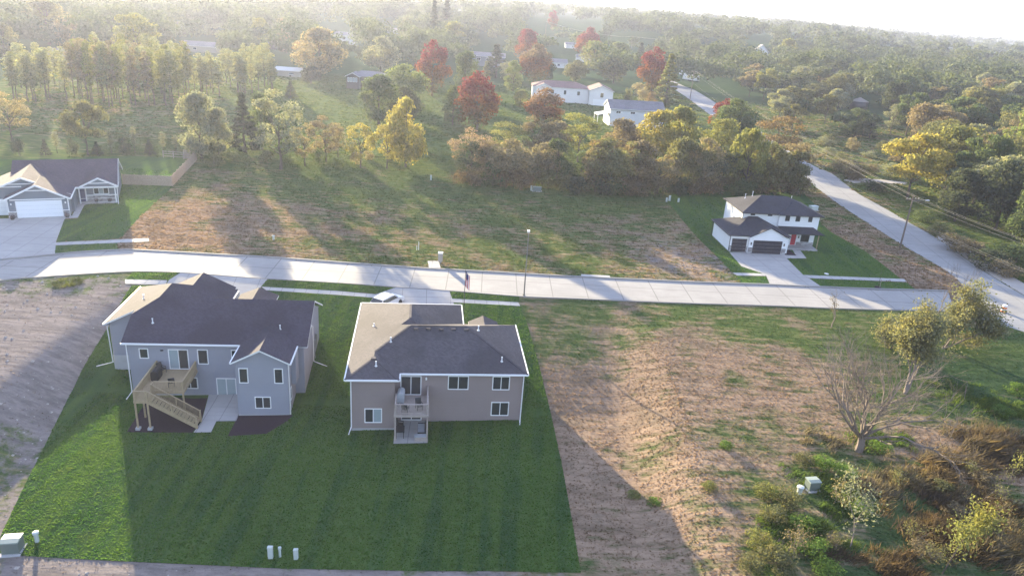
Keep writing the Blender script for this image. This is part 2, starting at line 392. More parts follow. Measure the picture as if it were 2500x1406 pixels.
def cover(x, y):
    W = np.full(x.shape, .35); acc = np.zeros(x.shape + (3,)); acc[..., 0] = .22 * .35; acc[..., 2] = .35 * .35
    for cx, cy, rx, ry, d, b, l, ro in BLOBS:
        dx, dy = x - cx, y - cy; u = dx * math.cos(ro) + dy * math.sin(ro); v = -dx * math.sin(ro) + dy * math.cos(ro)
        g = np.exp(-((u / rx) ** 2 + (v / ry) ** 2) * 1.1) * 1.6
        W = W + g; acc += g[..., None] * np.array((d, b, l))
    q = acc / W[..., None]; f = sst(300, 420, np.hypot(x, y))[..., None]
    return q * (1 - f) + np.array((.05, 0, 1.0)) * f
def axis(a, b, step, lo, hi, grow=1.16):
    c = list(np.arange(a, b + .01, step)); d = step
    while c[-1] < hi: d *= grow; c.append(c[-1] + d)
    d = step; f = []
    while (f[-1] if f else a) > lo: d *= grow; f.append((f[-1] if f else a) - d)
    return np.array(f[::-1] + c)
gx = axis(-85, 115, 1.0, -5000, 5000); gy = axis(28, 165, 1.0, -900, 5000)
X, Y = np.meshgrid(gx, gy); Z = terr(X, Y)
nx, ny = len(gx), len(gy)
ii = (np.arange(ny - 1)[:, None] * nx + np.arange(nx - 1)[None]).ravel()
me = np_mesh('ground', np.stack([X, Y, Z], -1).reshape(-1, 3), np.stack([ii, ii + 1, ii + nx + 1, ii + nx], -1), M['ground'])
def put_cover(me, x, y):
    c = np.ones((len(x), 4), np.float32); c[:, :3] = cover(x, y)
    at = me.color_attributes.new('cover', 'FLOAT_COLOR', 'POINT'); at.data.foreach_set('color', c.ravel())
put_cover(me, X.ravel(), Y.ravel())
me.polygons.foreach_set('use_smooth', [True] * len(me.polygons))
o = bpy.data.objects.new('ground', me); COL.objects.link(o); tag(o, kind='structure')
SHEETS = []; SHEET_NAMES = []
def sheet(name, pts, off, mat, step=2.0, kind='structure'):
    """a polygon laid on the terrain"""
    SHEETS.append(np.array([p[:2] for p in pts])); SHEET_NAMES.append(name)
    bm = bmesh.new(); vs = [bm.verts.new((p[0], p[1], 0)) for p in pts]; bm.faces.new(vs)
    bmesh.ops.triangulate(bm, faces=bm.faces[:])
    xs = [p[0] for p in pts]; ys = [p[1] for p in pts]
    for ax, lo, hi in ((0, min(xs), max(xs)), (1, min(ys), max(ys))):
        t = math.ceil(lo / step) * step
        while t < hi:
            co = (t, 0, 0) if ax == 0 else (0, t, 0); no = (1, 0, 0) if ax == 0 else (0, 1, 0)
            bmesh.ops.bisect_plane(bm, geom=bm.verts[:] + bm.edges[:] + bm.faces[:], dist=1e-5, plane_co=co, plane_no=no); t += step
    for v in bm.verts: v.co.z = float(terr(v.co.x, v.co.y)) + off
    bm.normal_update()
    for f in bm.faces:
        if f.normal.z < 0: f.normal_flip()
    me = bpy.data.meshes.new(name); bm.to_mesh(me); bm.free(); me.materials.append(mat)
    o = bpy.data.objects.new(name, me); COL.objects.link(o); return tag(o, kind=kind)
def dense(pts, n=6):
    """smooth a polyline (Catmull-Rom)"""
    P = [np.array(p[:2], float) for p in pts]; P = [2 * P[0] - P[1]] + P + [2 * P[-1] - P[-2]]; out = []
    for i in range(1, len(P) - 2):
        for k in range(n):
            t = k / n; a, b, c, d = P[i-1:i+3]
            out.append(.5 * (2*b + (c-a)*t + (2*a-5*b+4*c-d)*t*t + (3*b-a-3*c+d)*t**3))
    out.append(P[-2]); return [tuple(p) for p in out]
far_e = dense(GP([(-160, 662), (0, 637), (64, 631), (133, 624), (200, 617.5), (290, 613), (339, 613), (520, 623), (700, 633.5), (900, 648), (1044, 658), (1142, 663), (1300, 672), (1390, 677), (1480, 681), (1671, 690), (1812, 695), (1879, 697), (2007, 703), (2140, 708), (2240, 710.5), (2315, 713)]), 3)
near_e = dense(GP([(-220, 722), (0, 685), (90, 677), (169, 671.5), (260, 666), (339, 663), (450, 666), (560, 674), (652, 681), (820, 690.5), (970, 701.5), (1097, 710), (1268, 723.5), (1380, 728), (1640, 739), (1900, 747), (2070, 754), (2288, 759), (2330, 760)]), 3)
sheet('street', near_e + far_e[::-1], .045, M['street'], 3.0)
rl = [(1600, 190), (1664, 230), (1684, 244), (1731, 279), (1800, 322), (1880, 376), (1935, 412), (1989, 455), (2034, 489), (2095, 530), (2201, 597), (2240, 620), (2291, 649), (2327, 674), (2352, 700), (2345, 720), (2330, 760), (2372, 772), (2440, 792), (2560, 830), (2720, 890)]
rr = [(1590, 168), (1657, 205), (1696, 221), (1746, 251), (1830, 303), (1900, 352), (1976, 400), (2030, 424), (2062, 448), (2097, 474), (2162, 510), (2227, 548), (2286, 581), (2359, 633), (2430, 680), (2500, 722), (2620, 790), (2800, 880)]
sheet('road', dense(GP(rl), 3) + dense(GP(rr), 3)[::-1], .025, M['road'], 4.0)
ea, eb = G(*rl[-1]), G(*rr[-1])
sheet('road', [(ea.x, ea.y), (ea.x + 8, ea.y - 120), (eb.x + 8, eb.y - 120), (eb.x, eb.y)], .027, M['road'], 6.0)
sheet('gravel_verge', GP([(2286, 580), (2359, 632), (2430, 679), (2500, 721), (2620, 789), (2650, 780), (2520, 704), (2445, 660), (2372, 613), (2295, 570)]), .034, M['gravel'], 4)
sheet('side_track', GP([(2058, 441), (2078, 433), (2150, 439), (2215, 446), (2212, 451), (2140, 446), (2085, 447)]), .034, M['gravel'], 4)
def strip(name, line, off, wd, h, mat, side):
    """kerb: a low concrete bar along a line"""
    P = [np.array(p) for p in line]; vs = []; fs = []
    for i, p in enumerate(P):
        d = P[min(i+1, len(P)-1)] - P[max(i-1, 0)]; d = d / np.linalg.norm(d); n = np.array((-d[1], d[0])) * side
        for a, zz in ((off, -.1), (off + .03, h), (off + wd, h + .01), (off + wd + .02, -.1)):
            q = p + n * a; vs.append((q[0], q[1], float(terr(q[0], q[1])) + .045 + zz))
    for i in range(len(P) - 1):
        for k in range(3): fs.append((i*4+k, i*4+k+1, i*4+4+k+1, i*4+4+k))
    b = MB().add(vs, fs).build(name, mat); return tag(b, kind='structure')
strip('kerb', far_e, -.05, .30, .15, M['kerb'], 1)
strip('kerb', near_e, -.05, .24, .07, M['kerb'], -1)
# frames of the four houses: world origin, heading
class Fr:
    def __init__(s, x, y, deg): s.x, s.y, s.h = x, y, R(deg)
    def __call__(s, x, y, z=0): return (s.x + x*math.cos(s.h) - y*math.sin(s.h), s.y + x*math.sin(s.h) + y*math.cos(s.h), z)
F1 = Fr(-37, 63.75, 6.8); F2 = Fr(-9.9, 61.58, 7.33); F3 = Fr(-73.52, 105.36, 24.39); F4 = Fr(35.88, 116.25, 5.0)
# mown lawns
lawn_pts = GP([(322, 698), (305, 722), (270, 790), (235, 845), (200, 905), (165, 975), (130, 1045), (60, 1185), (5, 1300), (-12, 1352), (345, 1372), (700, 1388), (1050, 1394), (1418, 1398), (1400, 1290), (1375, 1150), (1345, 1010), (1318, 900), (1290, 800), (1270, 748), (1098, 738), (918, 728), (650, 710), (560, 700), (405, 697)])
sheet('lawn', lawn_pts, .03, M['lawn'], 2)
sheet('lawn', GP([(326, 664), (447, 667), (440, 678), (413, 684), (308, 683)]), .03, M['lawn'])
sheet('lawn', GP([(654, 682), (820, 692), (970, 703), (963, 719), (820, 711), (636, 700)]), .03, M['lawn'])
sheet('lawn', GP([(1098, 712), (1268, 725), (1265, 739), (1098, 730)]), .03, M['lawn'])
sheet('lawn', GP([(157, 537), (137, 592), (295, 583), (331, 541), (377, 497), (412, 466), (424, 453), (420, 449), (300, 449), (280, 470), (206, 503), (191, 533)]), .03, M['lawn'])
sheet('lawn', GP([(134, 600), (286, 592), (290, 611), (200, 616), (134, 622)]), .03, M['lawn'])
sheet('lawn', GP([(-90, 470), (-90, 392), (150, 386), (320, 381), (440, 386), (472, 390), (421, 450), (300, 449), (290, 440)]), .03, M['lawn'], 3)
sheet('lawn', GP([(1626, 488), (1655, 525), (1700, 578), (1745, 622), (1789, 667), (1900, 671), (2205, 686), (2160, 650), (2112, 614), (2030, 568), (2003, 545), (1990, 500), (1960, 470), (1760, 468), (1640, 475)]), .03, M['lawn'], 2)
sheet('lawn', GP([(1798, 674), (1870, 676), (1880, 696), (1812, 694)]), .03, M['lawn'])
sheet('lawn', GP([(1976, 680), (2214, 690), (2238, 709), (2007, 702)]), .03, M['lawn'])
# concrete walks and drives
sheet('sidewalk', GP([(1098, 729.7), (1265, 739), (1270, 748), (1098, 738.5)]), .06, M['walk'])
sheet('sidewalk', GP([(638, 701), (820, 711), (918, 719.5), (918, 728), (820, 720.5), (650, 709.5)]), .06, M['walk'])
sheet('sidewalk', GP([(305, 683), (408, 685.5), (405, 696.5), (306, 694)]), .06, M['walk'])
sheet('sidewalk', GP([(135, 593), (363, 582.5), (363, 590.5), (135, 600)]), .06, M['walk'])
sheet('sidewalk', GP([(1789, 666.5), (1863, 668.5), (1869, 674.5), (1798, 673.5)]), .06, M['walk'])
sheet('sidewalk', GP([(1961, 672), (2207, 682), (2214, 689), (1976, 680)]), .06, M['walk'])
sheet('driveway', GP([(972, 701.5), (1097, 711)]) + [F2(6.3, 20)[:2], F2(6.1, 16.2)[:2], F2(-4.5, 16.1)[:2]] + GP([(913, 742), (918, 719)]), .05, M['drive'])
sheet('driveway', GP([(447, 664), (655, 681), (636, 702)]) + [F1(9, 17)[:2], F1(8.2, 13.6)[:2], F1(-3, 14)[:2]] + GP([(405, 697), (413, 684)]), .05, M['drive'])
sheet('driveway', GP([(134, 624), (137, 590), (157, 537)]) + [F3(6.4, .5)[:2], F3(-12, .5)[:2]] + GP([(-190, 670), (-90, 652), (64, 632)]), .05, M['drive'])
sheet('driveway', GP([(156, 534.5), (190, 532.5), (206, 502)]) + [F3(8.2, 7.2)[:2], F3(6.7, 7.2)[:2], F3(6.5, .6)[:2]], .057, M['walk'])
sheet('driveway', GP([(1780, 616), (1810, 651), (1861, 668), (1871, 675), (1880, 696), (2007, 702), (1975, 680), (1961, 672), (1920, 631), (1930, 622), (1910, 614)]), .05, M['drive'])
sheet('driveway', GP([(1905, 623), (1920, 631.5), (1969, 631.5), (1953, 611.5), (1935, 611), (1942, 623)]), .057, M['walk'])
sheet('mail_pad', GP([(1044, 638), (1071, 638), (1076, 655), (1047, 654)]), .06, M['walk'])
def inside(x, y, poly):
    x = np.asarray(x); y = np.asarray(y); r = np.zeros(x.shape, bool); n = len(poly)
    for i in range(n):
        x1, y1 = poly[i]; x2, y2 = poly[i-1]
        if y1 == y2: continue
        r ^= ((y1 > y) != (y2 > y)) & (x < (x2 - x1) * (y - y1) / (y2 - y1) + x1)
    return r
def paved(x, y):
    r = np.zeros(np.asarray(x).shape, bool)
    for p in SHEETS: r |= inside(x, y, p)
    return r
#@@HOUSES
# ------------------------------------------------------------------ house building kit
def hip(mb, x0, x1, y0, y1, E, s):
    W, D = x1 - x0, y1 - y0; h = min(W, D) / 2; z = E + s * h
    if W >= D: r1, r2 = (x0 + h, (y0+y1)/2, z), (x1 - h, (y0+y1)/2, z)
    else: r1, r2 = ((x0+x1)/2, y0 + h, z), ((x0+x1)/2, y1 - h, z)
    v = [(x0,y0,E),(x1,y0,E),(x1,y1,E),(x0,y1,E), r1, r2]
    f = [(0,1,5,4),(1,2,5),(2,3,4,5),(3,0,4)] if W >= D else [(0,1,4),(1,2,5,4),(2,3,5),(3,0,4,5)]
    mb.add(v, f, 0); mb.add(v[:4], [(3,2,1,0)], 1)
def gable(mb, axis, a0, a1, c0, c1, E, s, t=.16):
    """gable roof shell; ridge along axis from a0 to a1, eaves at c0 and c1"""
    mid = (c0 + c1) / 2; zr = E + s * (c1 - c0) / 2
    pr = [(c0, E), (mid, zr), (c1, E), (c1, E - t), (mid, zr - t), (c0, E - t)]
    P = (lambda u, z, q: (q, u, z)) if axis == 'x' else (lambda u, z, q: (u, q, z))
    v = [P(u, z, a0) for u, z in pr] + [P(u, z, a1) for u, z in pr]
    o = len(mb.v)
    mb.add(v, [(0, 1, 7, 6), (1, 2, 8, 7)], 0)
    mb.add(v, [(2,3,9,8),(3,4,10,9),(4,5,11,10),(5,0,6,11),(0,5,4,1),(1,4,3,2),(6,7,10,11),(7,8,9,10)], 1)
def gable_wall(mb, axis, a0, a1, c0, c1, z0, E, s):
    mid = (c0 + c1) / 2
    mb.prism([(c0, z0), (c1, z0), (c1, E), (mid, E + s * (c1 - c0) / 2), (c0, E)], axis, a0, a1)
def side_map(side, pl):
    return {'y-': lambda u, d, z: (u, pl - d, z), 'y+': lambda u, d, z: (u, pl + d, z), 'x+': lambda u, d, z: (pl + d, u, z), 'x-': lambda u, d, z: (pl - d, u, z)}[side]
def obox(mb, P, u0, u1, d0, d1, z0, z1):
    a = P(u0, d0, z0); b = P(u1, d1, z1); mb.box(a[0], b[0], a[1], b[1], a[2], b[2])
def window(par, side, pl, u0, u1, z0, z1, n=1, name='window', glass=None, fw=.085, mat=None, transom=False):
    P = side_map(side, pl); mb = MB(); fm = mat or M['trim']
    obox(mb, P, u0, u0 + fw, -.02, .05, z0, z1); obox(mb, P, u1 - fw, u1, -.02, .05, z0, z1)
    obox(mb, P, u0 + fw, u1 - fw, -.02, .055, z1 - fw, z1); obox(mb, P, u0 + fw, u1 - fw, -.02, .06, z0, z0 + fw)
    iw = (u1 - u0 - 2 * fw); 
    for k in range(1, n):
        x = u0 + fw + iw * k / n; obox(mb, P, x - .035, x + .035, -.02, .045, z0 + fw, z1 - fw)
    o = mb.build(name, fm, par)
    for k in range(n):
        a = u0 + fw + iw * k / n + (.035 if k else 0); b = u0 + fw + iw * (k+1) / n - (.035 if k < n-1 else 0)
        p = MB(); obox(p, P, a, b, -.015, .018, z0 + fw, z1 - fw)
        g = glass[k % len(glass)] if glass else M['glass']; p.build('pane', g, o)
    return o
def garage_door(par, side, pl, u0, u1, z0, z1, mat, trim=None):
    P = side_map(side, pl); mb = MB(); fw = .1
    if trim:
        obox(mb, P, u0 - fw, u0, -.02, .04, z0, z1 + fw); obox(mb, P, u1, u1 + fw, -.02, .04, z0, z1 + fw); obox(mb, P, u0, u1, -.02, .045, z1, z1 + fw)
    else: obox(mb, P, u0, u1, -.02, .005, z1 - .02, z1)
    d = mb.build('garage_door', trim or mat, par)
    for k in range(4):
        s = MB(); a = z0 + (z1 - z0) * k / 4; b = z0 + (z1 - z0) * (k + 1) / 4
        obox(s, P, u0, u1, -.015, .02, a + .008, b - .008)
        nn = int(round((u1 - u0) / .62))
        for j in range(nn):
            c0 = u0 + (u1-u0) * (j + .14) / nn; c1 = u0 + (u1-u0) * (j + .86) / nn; obox(s, P, c0, c1, .02, .032, a + .12, b - .12)
        s.build('door_section', mat, d)
    return d
def door(par, side, pl, u0, u1, z0, z1, mat):
    P = side_map(side, pl); mb = MB(); fw = .09
    obox(mb, P, u0 - fw, u0, -.02, .05, z0, z1); obox(mb, P, u1, u1 + fw, -.02, .05, z0, z1); obox(mb, P, u0 - fw, u1 + fw, -.02, .055, z1, z1 + fw)
    d = mb.build('front_door', M['trim'], par)
    l = MB(); obox(l, P, u0, u1, -.015, .025, z0, z1)
    for a, b in ((.1, .45), (.52, .92)): obox(l, P, u0 + .14, u1 - .14, .025, .04, z0 + (z1-z0)*a, z0 + (z1-z0)*b)
    l.build('door_leaf', mat, d)
    h = MB(); obox(h, P, u1 - .12, u1 - .07, .025, .09, z0 + .95, z0 + 1.08); h.build('handle', M['black'], d)
def gutters(par, segs, E, mat, name='gutter', h=.15, wd=.12):
    for x0, y0, x1, y1 in segs:
        b = MB(); b.bar((x0, y0, E - h/2 + .03), (x1, y1, E - h/2 + .03), wd, h); b.build(name, mat, par)
def downspout(par, pts, mat=None, r=.055):
    MB().tube(pts, r, 4).build('downspout', mat or M['trim'], par)
def stones(par, side, pl, u0, u1, z0, z1, seed=1):
    P = side_map(side, pl); r = random.Random(seed); mb = MB(); z = z0
    while z < z1 - .03:
        h = min(r.uniform(.11, .2), z1 - z); u = u0
        while u < u1 - .03:
            l = min(r.uniform(.2, .55), u1 - u); obox(mb, P, u + .008, u + l - .008, -.02, r.uniform(.05, .1), z + .008, z + h - .008); u += l
        z += h
    return tag(mb.build('stone_veneer', M['stone_wall'], par), kind='stuff')
m = N('stone_wall'); g = m.n('NewGeometry').outputs['Random Per Island']
m.pbr(m.mix(g, (.20, .19, .19), (.48, .47, .47)), .9, .2, m.bump(m.noise(18, 4, .6, m.obj()), .4, .02)); M['stone_wall'] = m.m
def hit(px, py, p0, n):
    d = ray(px, py); C = Vector((0, 0, CAM_H)); n = Vector(n); t = (Vector(p0) - C).dot(n) / d.dot(n); return C + d * t
def on_slope(F, E, s, px, py, dirn='y+', ref=0.0):
    """photo pixel -> local point on a roof slope rising from its eave line"""
    ln = {'y+': (0, -s, 1), 'x+': (-s, 0, 1), 'x-': (s, 0, 1)}[dirn]; lp = {'y+': (0, ref, E), 'x+': (ref, 0, E), 'x-': (ref, 0, E)}[dirn]
    n = (ln[0]*math.cos(F.h) - ln[1]*math.sin(F.h), ln[0]*math.sin(F.h) + ln[1]*math.cos(F.h), ln[2])
    p = hit(px, py, F(*lp), n); dx, dy = p.x - F.x, p.y - F.y
    return (dx*math.cos(F.h) + dy*math.sin(F.h), -dx*math.sin(F.h) + dy*math.cos(F.h), p.z)
def pipe_vent(par, p, h=.42):
    b = MB(); b.lathe([(.13, -.06), (.13, .02), (.055, .05), (.05, h), (.075, h), (.075, h + .07)], 8, p); b.build('vent_pipe', M['trim'], par)
def box_vent(par, p):
    b = MB(); b.box(p[0] - .22, p[0] + .22, p[1] - .2, p[1] + .2, p[2] - .15, p[2] + .14); b.build('box_vent', M['roof_grey'], par)
def rail_run(deck, a, b, h=.92, step=.125, top=True, slope=False):
    """posts, top and bottom rail and balusters between two floor points"""
    a = Vector(a); b = Vector(b); up = Vector((0, 0, h))
    MB().bar(a + up, b + up, .13, .04).build('top_rail', M['wood'], deck)
    MB().bar(a + Vector((0,0,.1)), b + Vector((0,0,.1)), .04, .08).build('bottom_rail', M['wood'], deck)
    n = max(2, int((b - a).length / step)); me = BAL
    for k in range(1, n):
        p = a.lerp(b, k / n); o = bpy.data.objects.new('baluster', me); COL.objects.link(o); o.parent = deck; o.location = p + Vector((0, 0, .1))
BAL = MB().box(-.019, .019, -.019, .019, 0, .8).mesh('baluster'); BAL.materials.append(M['wood'])
BALG = BAL.copy(); BALG.materials.clear(); BALG.materials.append(M['wood_grey'])
def boards(par, x0, x1, y0, y1, z, mat, along='x'):
    b = MB(); t = y0 if along == 'x' else x0; e = y1 if along == 'x' else x1
    while t < e - .02:
        q = min(t + .138, e)
        if along == 'x': b.box(x0, x1, t, q - .008, z - .035, z)
        else: b.box(t, q - .008, y0, y1, z - .035, z)
        t += .14
    return b.build('deck_floor', mat, par)
# ------------------------------------------------------------------ near left: blue-grey walkout house with deck stairs
T = thing('blue_house', 'blue grey two storey house with purple grey roof and wooden stair deck, near the camera', 'house', F1(0, 0, -3.7), F1.h)
def L(z): return z + 3.7
H1 = bpy.data.objects.new('x', None)
T.location.z = 0
E1, s1 = 2.1, .5
wb = MB()
wb.box(.4, 17.0, .4, 10.3, -3.7, E1 - .02); wb.box(-2.9, 7.6, 4.7, 14.2, -3.2, E1 - .024)
gable_wall(wb, 'x', 16.9, 17.06, .4, 10.3, E1 - .1, E1 - .12, s1 * .98)
wb.box(11.4, 16.1, -3.4, .6, -3.72, E1 - .03); gable_wall(wb, 'y', -3.404, -3.2, 11.4, 16.1, E1 - .1, E1 - .07, s1)
wb.box(16.06, 16.6, .44, 5.0, -3.7, E1 - .035)
wb.box(16.1, 16.55, -1.6, -.1, -1.2, E1 - .06)
gable_wall(wb, 'x', -2.905, -2.7, 4.7, 14.2, 1.9, E1 - .1, .0)
# back rake wall of the left wing under the cut hip
wb.prism([(-2.9, 1.9), (.5, 1.9), (.5, E1 + s1 * 3.6), (-2.9, E1 + .12)], 'y', 4.71, 4.9)
wb.build('wall', M['siding_blue'], T)
fb = MB(); fb.box(11.37, 16.13, -3.43, .6, -4.1, -3.55); fb.box(.37, 16.6, .37, 10, -4.1, -3.6); fb.box(-2.93, 2, 4.67, 14, -3.4, -1.55); fb.build('foundation', M['foundation'], T)
rb = MB()
# main back slope with hip to the left wing, cut back rake, right gable
zr = E1 + s1 * 5.35
rb.add([(-.05, 0, E1), (17.45, 0, E1), (17.45, 5.35, zr), (2.05, 5.35, zr), (-.05, 3.25, E1 + s1 * 3.25)], [(0, 1, 2, 3, 4)], 0)
rb.add([(17.45, 10.7, E1), (7.3, 10.7, E1), (2.05, 5.35, zr), (17.45, 5.35, zr)], [(0, 1, 2, 3)], 0)
t = .16
rb.add([(17.45, 0, E1), (17.45, 0, E1 - t), (17.45, 5.35, zr - t), (17.45, 5.35, zr), (17.45, 10.7, E1 - t), (17.45, 10.7, E1)], [(0, 1, 2, 3), (3, 2, 4, 5)], 1)
rb.add([(-.05, 0, E1), (-.05, 3.25, E1 + s1*3.25), (-.05, 3.25, E1 + s1*3.25 - t), (-.05, 0, E1 - t)], [(0, 1, 2, 3)], 1)
rb.add([(-.05, 0, E1 - t), (17.45, 0, E1 - t), (17.45, .5, E1 - t), (-.05, .5, E1 - t)], [(0, 1, 2, 3)], 1)
# left wing: left slope (sunlit), front hip, ridge towards the street
A0 = (-3.3, 4.3, E1); A1 = (-3.3, 14.6, E1); B0 = (-.05, 3.25 + 0, E1 + s1 * 3.25)
rb.add([A0, (1.0, 4.3, E1 + s1 * 4.3), (2.05, 5.35, zr), (2.05, 9.25, zr), A1], [(4, 3, 2, 1, 0)], 0)
rb.add([(1.0, 4.3, E1 + s1 * 4.3), (-.05, 3.25, E1 + s1 * 3.25), (-.05, 4.3, E1 + s1 * 3.25)], [(0, 1, 2)], 0)
rb.add([A1, (2.05, 9.25, zr), (7.4, 14.6, E1)], [(2, 1, 0)], 0); rb.add([(7.4, 14.6, E1), (2.05, 9.25, zr), (2.05, 5.35, zr), (7.4, 10.7, E1)], [(0, 1, 2, 3)], 0)
rb.add([A0, (1.0, 4.3, E1 + s1 * 4.3), (1.0, 4.3, E1 + s1*4.3 - t), (-3.3, 4.3, E1 - t)], [(0, 1, 2, 3)], 1)
rb.add([A0, A1, (-3.3, 14.6, E1 - t), (-3.3, 4.3, E1 - t)], [(0, 1, 2, 3)], 1); rb.add([(-3.3, 4.3, E1 - t), (-3.3, 14.6, E1 - t), (-2.8, 14.6, E1 - t), (-2.8, 4.3, E1 - t)], [(0, 1, 2, 3)], 1)
gable(rb, 'y', 5.0, 15.2, 0, 7.05, E1 + .01, .49)          # street-facing garage gable
gable(rb, 'y', 8.0, 13.2, 8.0, 12.2, E1 - .02, .42)         # small entry gable
gable(rb, 'y', -3.8, 4.2, 11.02, 16.47, E1 + .006, s1) # rear bump gable
rb.add([(17.0, .42, E1 + .02), (17.0, 5.15, E1 + .02), (13.75, 5.15, E1 + s1 * 2.95), (13.75, 3.3, E1 + s1 * 2.95), (15.6, 1.6, E1 + .02 + s1*1.3), (16.4, .42, E1 + .05)], [(0, 1, 2, 3, 4, 5)], 0)
rb.add([(17.0, 5.15, E1 + .02), (17.0, 5.15, E1 - .1), (13.75, 5.15, E1 + s1*2.95 - .12), (13.75, 5.15, E1 + s1*2.95)], [(0, 1, 2, 3)], 1)
rb.add([(17.0, .42, E1 + .02), (17.0, 5.15, E1 + .02), (17.0, 5.15, E1 - .12), (17.0, .42, E1 - .12)], [(0, 1, 2, 3)], 1); rb.box(16.4, 17.0, .42, 5.15, E1 - .14, E1 - .12, 1)
gw = MB(); gw.box(.4, 6.7, 13.2, 14.9, -1, E1 - .1); gable_wall(gw, 'y', 14.8, 14.95, .35, 6.7, 1.8, E1 - .1, .49); gw.box(8.4, 11.8, 10, 12.8, -1, E1 - .2); gw.build('front_wall', M['siding_blue'], T)
roof = rb.build('roof', [M['roof_purple'], M['trim']], T)
for q in ((373, 788), (684, 804)): pipe_vent(roof, on_slope(F1, E1, s1, *q))
pipe_vent(roof, on_slope(F1, E1, s1, 351, 729, 'x+', -3.3))
gutters(T, [(-.05, -.03, 11.05, -.03), (16.5, -3.8, 16.5, .4), (11.0, -3.75, 11.0, 0), (17.04, .42, 17.04, 5.15), (-3.33, 4.3, -3.33, 14.6)], E1, M['trim'])
BG = [M['glass_blue'], M['glass']]
window(T, 'y-', .4, 1.40, 2.27, .33, 1.42); window(T, 'y-', .4, 6.83, 7.84, -.2, 1.4)
window(T, 'y-', .4, 4.1, 5.98, -.78, 1.38, 2, 'sliding_door', BG); window(T, 'y-', .4, 10.02, 10.6, .3, 1.42)
window(T, 'y-', .4, 5.2, 6.62, -2.94, -1.69, 2); window(T, 'y-', .4, 8.4, 10.3, -3.72, -1.72, 2, 'sliding_door', [M['glass_blue'], M['glass_blue']])
window(T, 'y-', -3.404, 11.64, 12.5, -.16, 1.43); window(T, 'y-', -3.404, 14.86, 15.7, -.16, 1.43); window(T, 'y-', -3.404, 12.95, 14.45, -2.88, -1.6, 2)
window(T, 'x+', 16.1, -2.6, -1.9, -2.5, -1.2)
for x0, x1, y0, y1 in ((11.37, 11.49, -3.43, -3.33), (16.02, 16.13, -3.43, -3.33)): cb = MB(); cb.box(x0, x1, y0, y1, -3.55, E1 - .1); cb.build('corner_board', M['siding_blue'], T)
downspout(T, [(.3, .3, E1 - .15), (.3, .3, -3.3), (.1, -.7, -3.6)]); downspout(T, [(16.2, -3.3, E1 - .2), (16.2, -3.3, -3.6), (17.0, -3.5, -3.75), (18.1, -3.8, -3.8)])
downspout(T, [(17.15, 5.3, E1 - .2), (17.15, 5.3, -2.2), (18.6, 4.9, -2.6)]); downspout(T, [(-3.1, 4.6, E1 - .2), (-3.0, 4.6, -2.3), (-4.5, 4.2, -2.6)])
mb = MB(); mb.box(17.05, 17.25, 7.2, 7.7, -1.2, .1); mb.box(17.05, 17.2, 6.2, 6.6, -1.0, -.2); mb.tube([(17.12, 6.4, -1), (17.12, 6.4, -2.6)], .04, 6); mb.build('meter_box', M['metal'], T)
mb = MB(); mb.lathe([(.02, 0), (.16, .02), (.16, .06), (.0, .1)], 10, (3.55, .36, 1.2)); mb.build('wall_lamp', M['dark_metal'], T)
# deck
dz = -.82
dk = boards(T, 2.9, 6.65, -3.85, .38, dz, M['wood'])
b = MB(); b.box(2.88, 6.67, -3.9, -3.85, dz - .28, dz - .04); b.box(2.85, 2.9, -5.75, .38, dz - .28, dz - .04); b.box(6.65, 6.7, -3.85, .38, dz - .28, dz - .04); b.box(2.88, 4.1, -5.75, -5.7, dz - .28, dz - .04); b.box(4.06, 4.1, -5.7, -3.9, dz - .28, dz - .04)
b.build('rim_joist', M['wood'], dk)
b = MB(); t = -5.7
while t < -3.9: b.box(2.9, 4.06, t, t + .13, dz - .035, dz); t += .14
b.build('landing', M['wood'], dk)
for x, y, z1 in ((2.95, -5.65, dz + .95), (4.02, -5.65, dz + .95), (4.02, -4.42, dz + .95), (6.58, -3.8, dz + .95), (2.95, -3.8, dz + .95), (6.58, .3, dz + .95), (2.95, .3, dz + .95)):
    low = -3.72 if (y < -3 and not (x == 4.02 and y > -5)) else dz - .28
    b = MB(); b.box(x - .07, x + .07, y - .07, y + .07, low, z1)
    b.build('post', M['wood'], dk)
b = MB(); b.box(2.75, 3.15, -5.85, -5.45, -3.9, -3.66); b.build('footing', M['foundation'], dk); b = MB(); b.box(3.82, 4.22, -5.85, -5.45, -3.9, -3.66); b.build('footing', M['foundation'], dk)
rail_run(dk, (2.95, .3, dz), (2.95, -3.8, dz)); rail_run(dk, (2.95, -3.8, dz), (2.95, -5.65, dz)); rail_run(dk, (2.95, -5.65, dz), (4.02, -5.65, dz)); rail_run(dk, (6.58, -3.8, dz), (6.58, .3, dz)); rail_run(dk, (4.02, -3.8, dz), (6.58, -3.8, dz))
rail_run(dk, (4.02, -4.42, dz), (4.02, -3.8, dz))
xe, ze = 8.15, -3.62
for y in (-5.65, -4.42):
    b = MB(); b.bar((4.05, y, dz - .2), (xe, y, ze - .0), .05, .3); b.build('stringer', M['wood'], dk)
    rail_run(dk, (4.05, y, dz), (xe, y, ze + .12))
    b = MB(); b.box(xe - .07, xe + .07, y - .07, y + .07, -3.75, ze + 1.1); b.build('post', M['wood'], dk)
    b = MB(); b.box(6.03, 6.13, y - .05, y + .05, dz - 1.6, dz - .45); b.build('post', M['wood'], dk)
for k in range(14):
    x = 4.1 + (xe - 4.1) * k / 14; z = dz - (dz - ze) * (k + 1) / 15; b = MB(); b.box(x, x + .29, -5.62, -4.45, z - .04, z); b.build('tread', M['wood'], dk)
o = sheet('patio', [F1(7.55, .38)[:2], F1(11.35, .38)[:2], F1(11.35, -4.4)[:2], F1(9.55, -4.4)[:2], F1(9.55, -6.25)[:2], F1(8.0, -6.25)[:2], F1(8.2, -4.4)[:2]], .08, M['walk'])
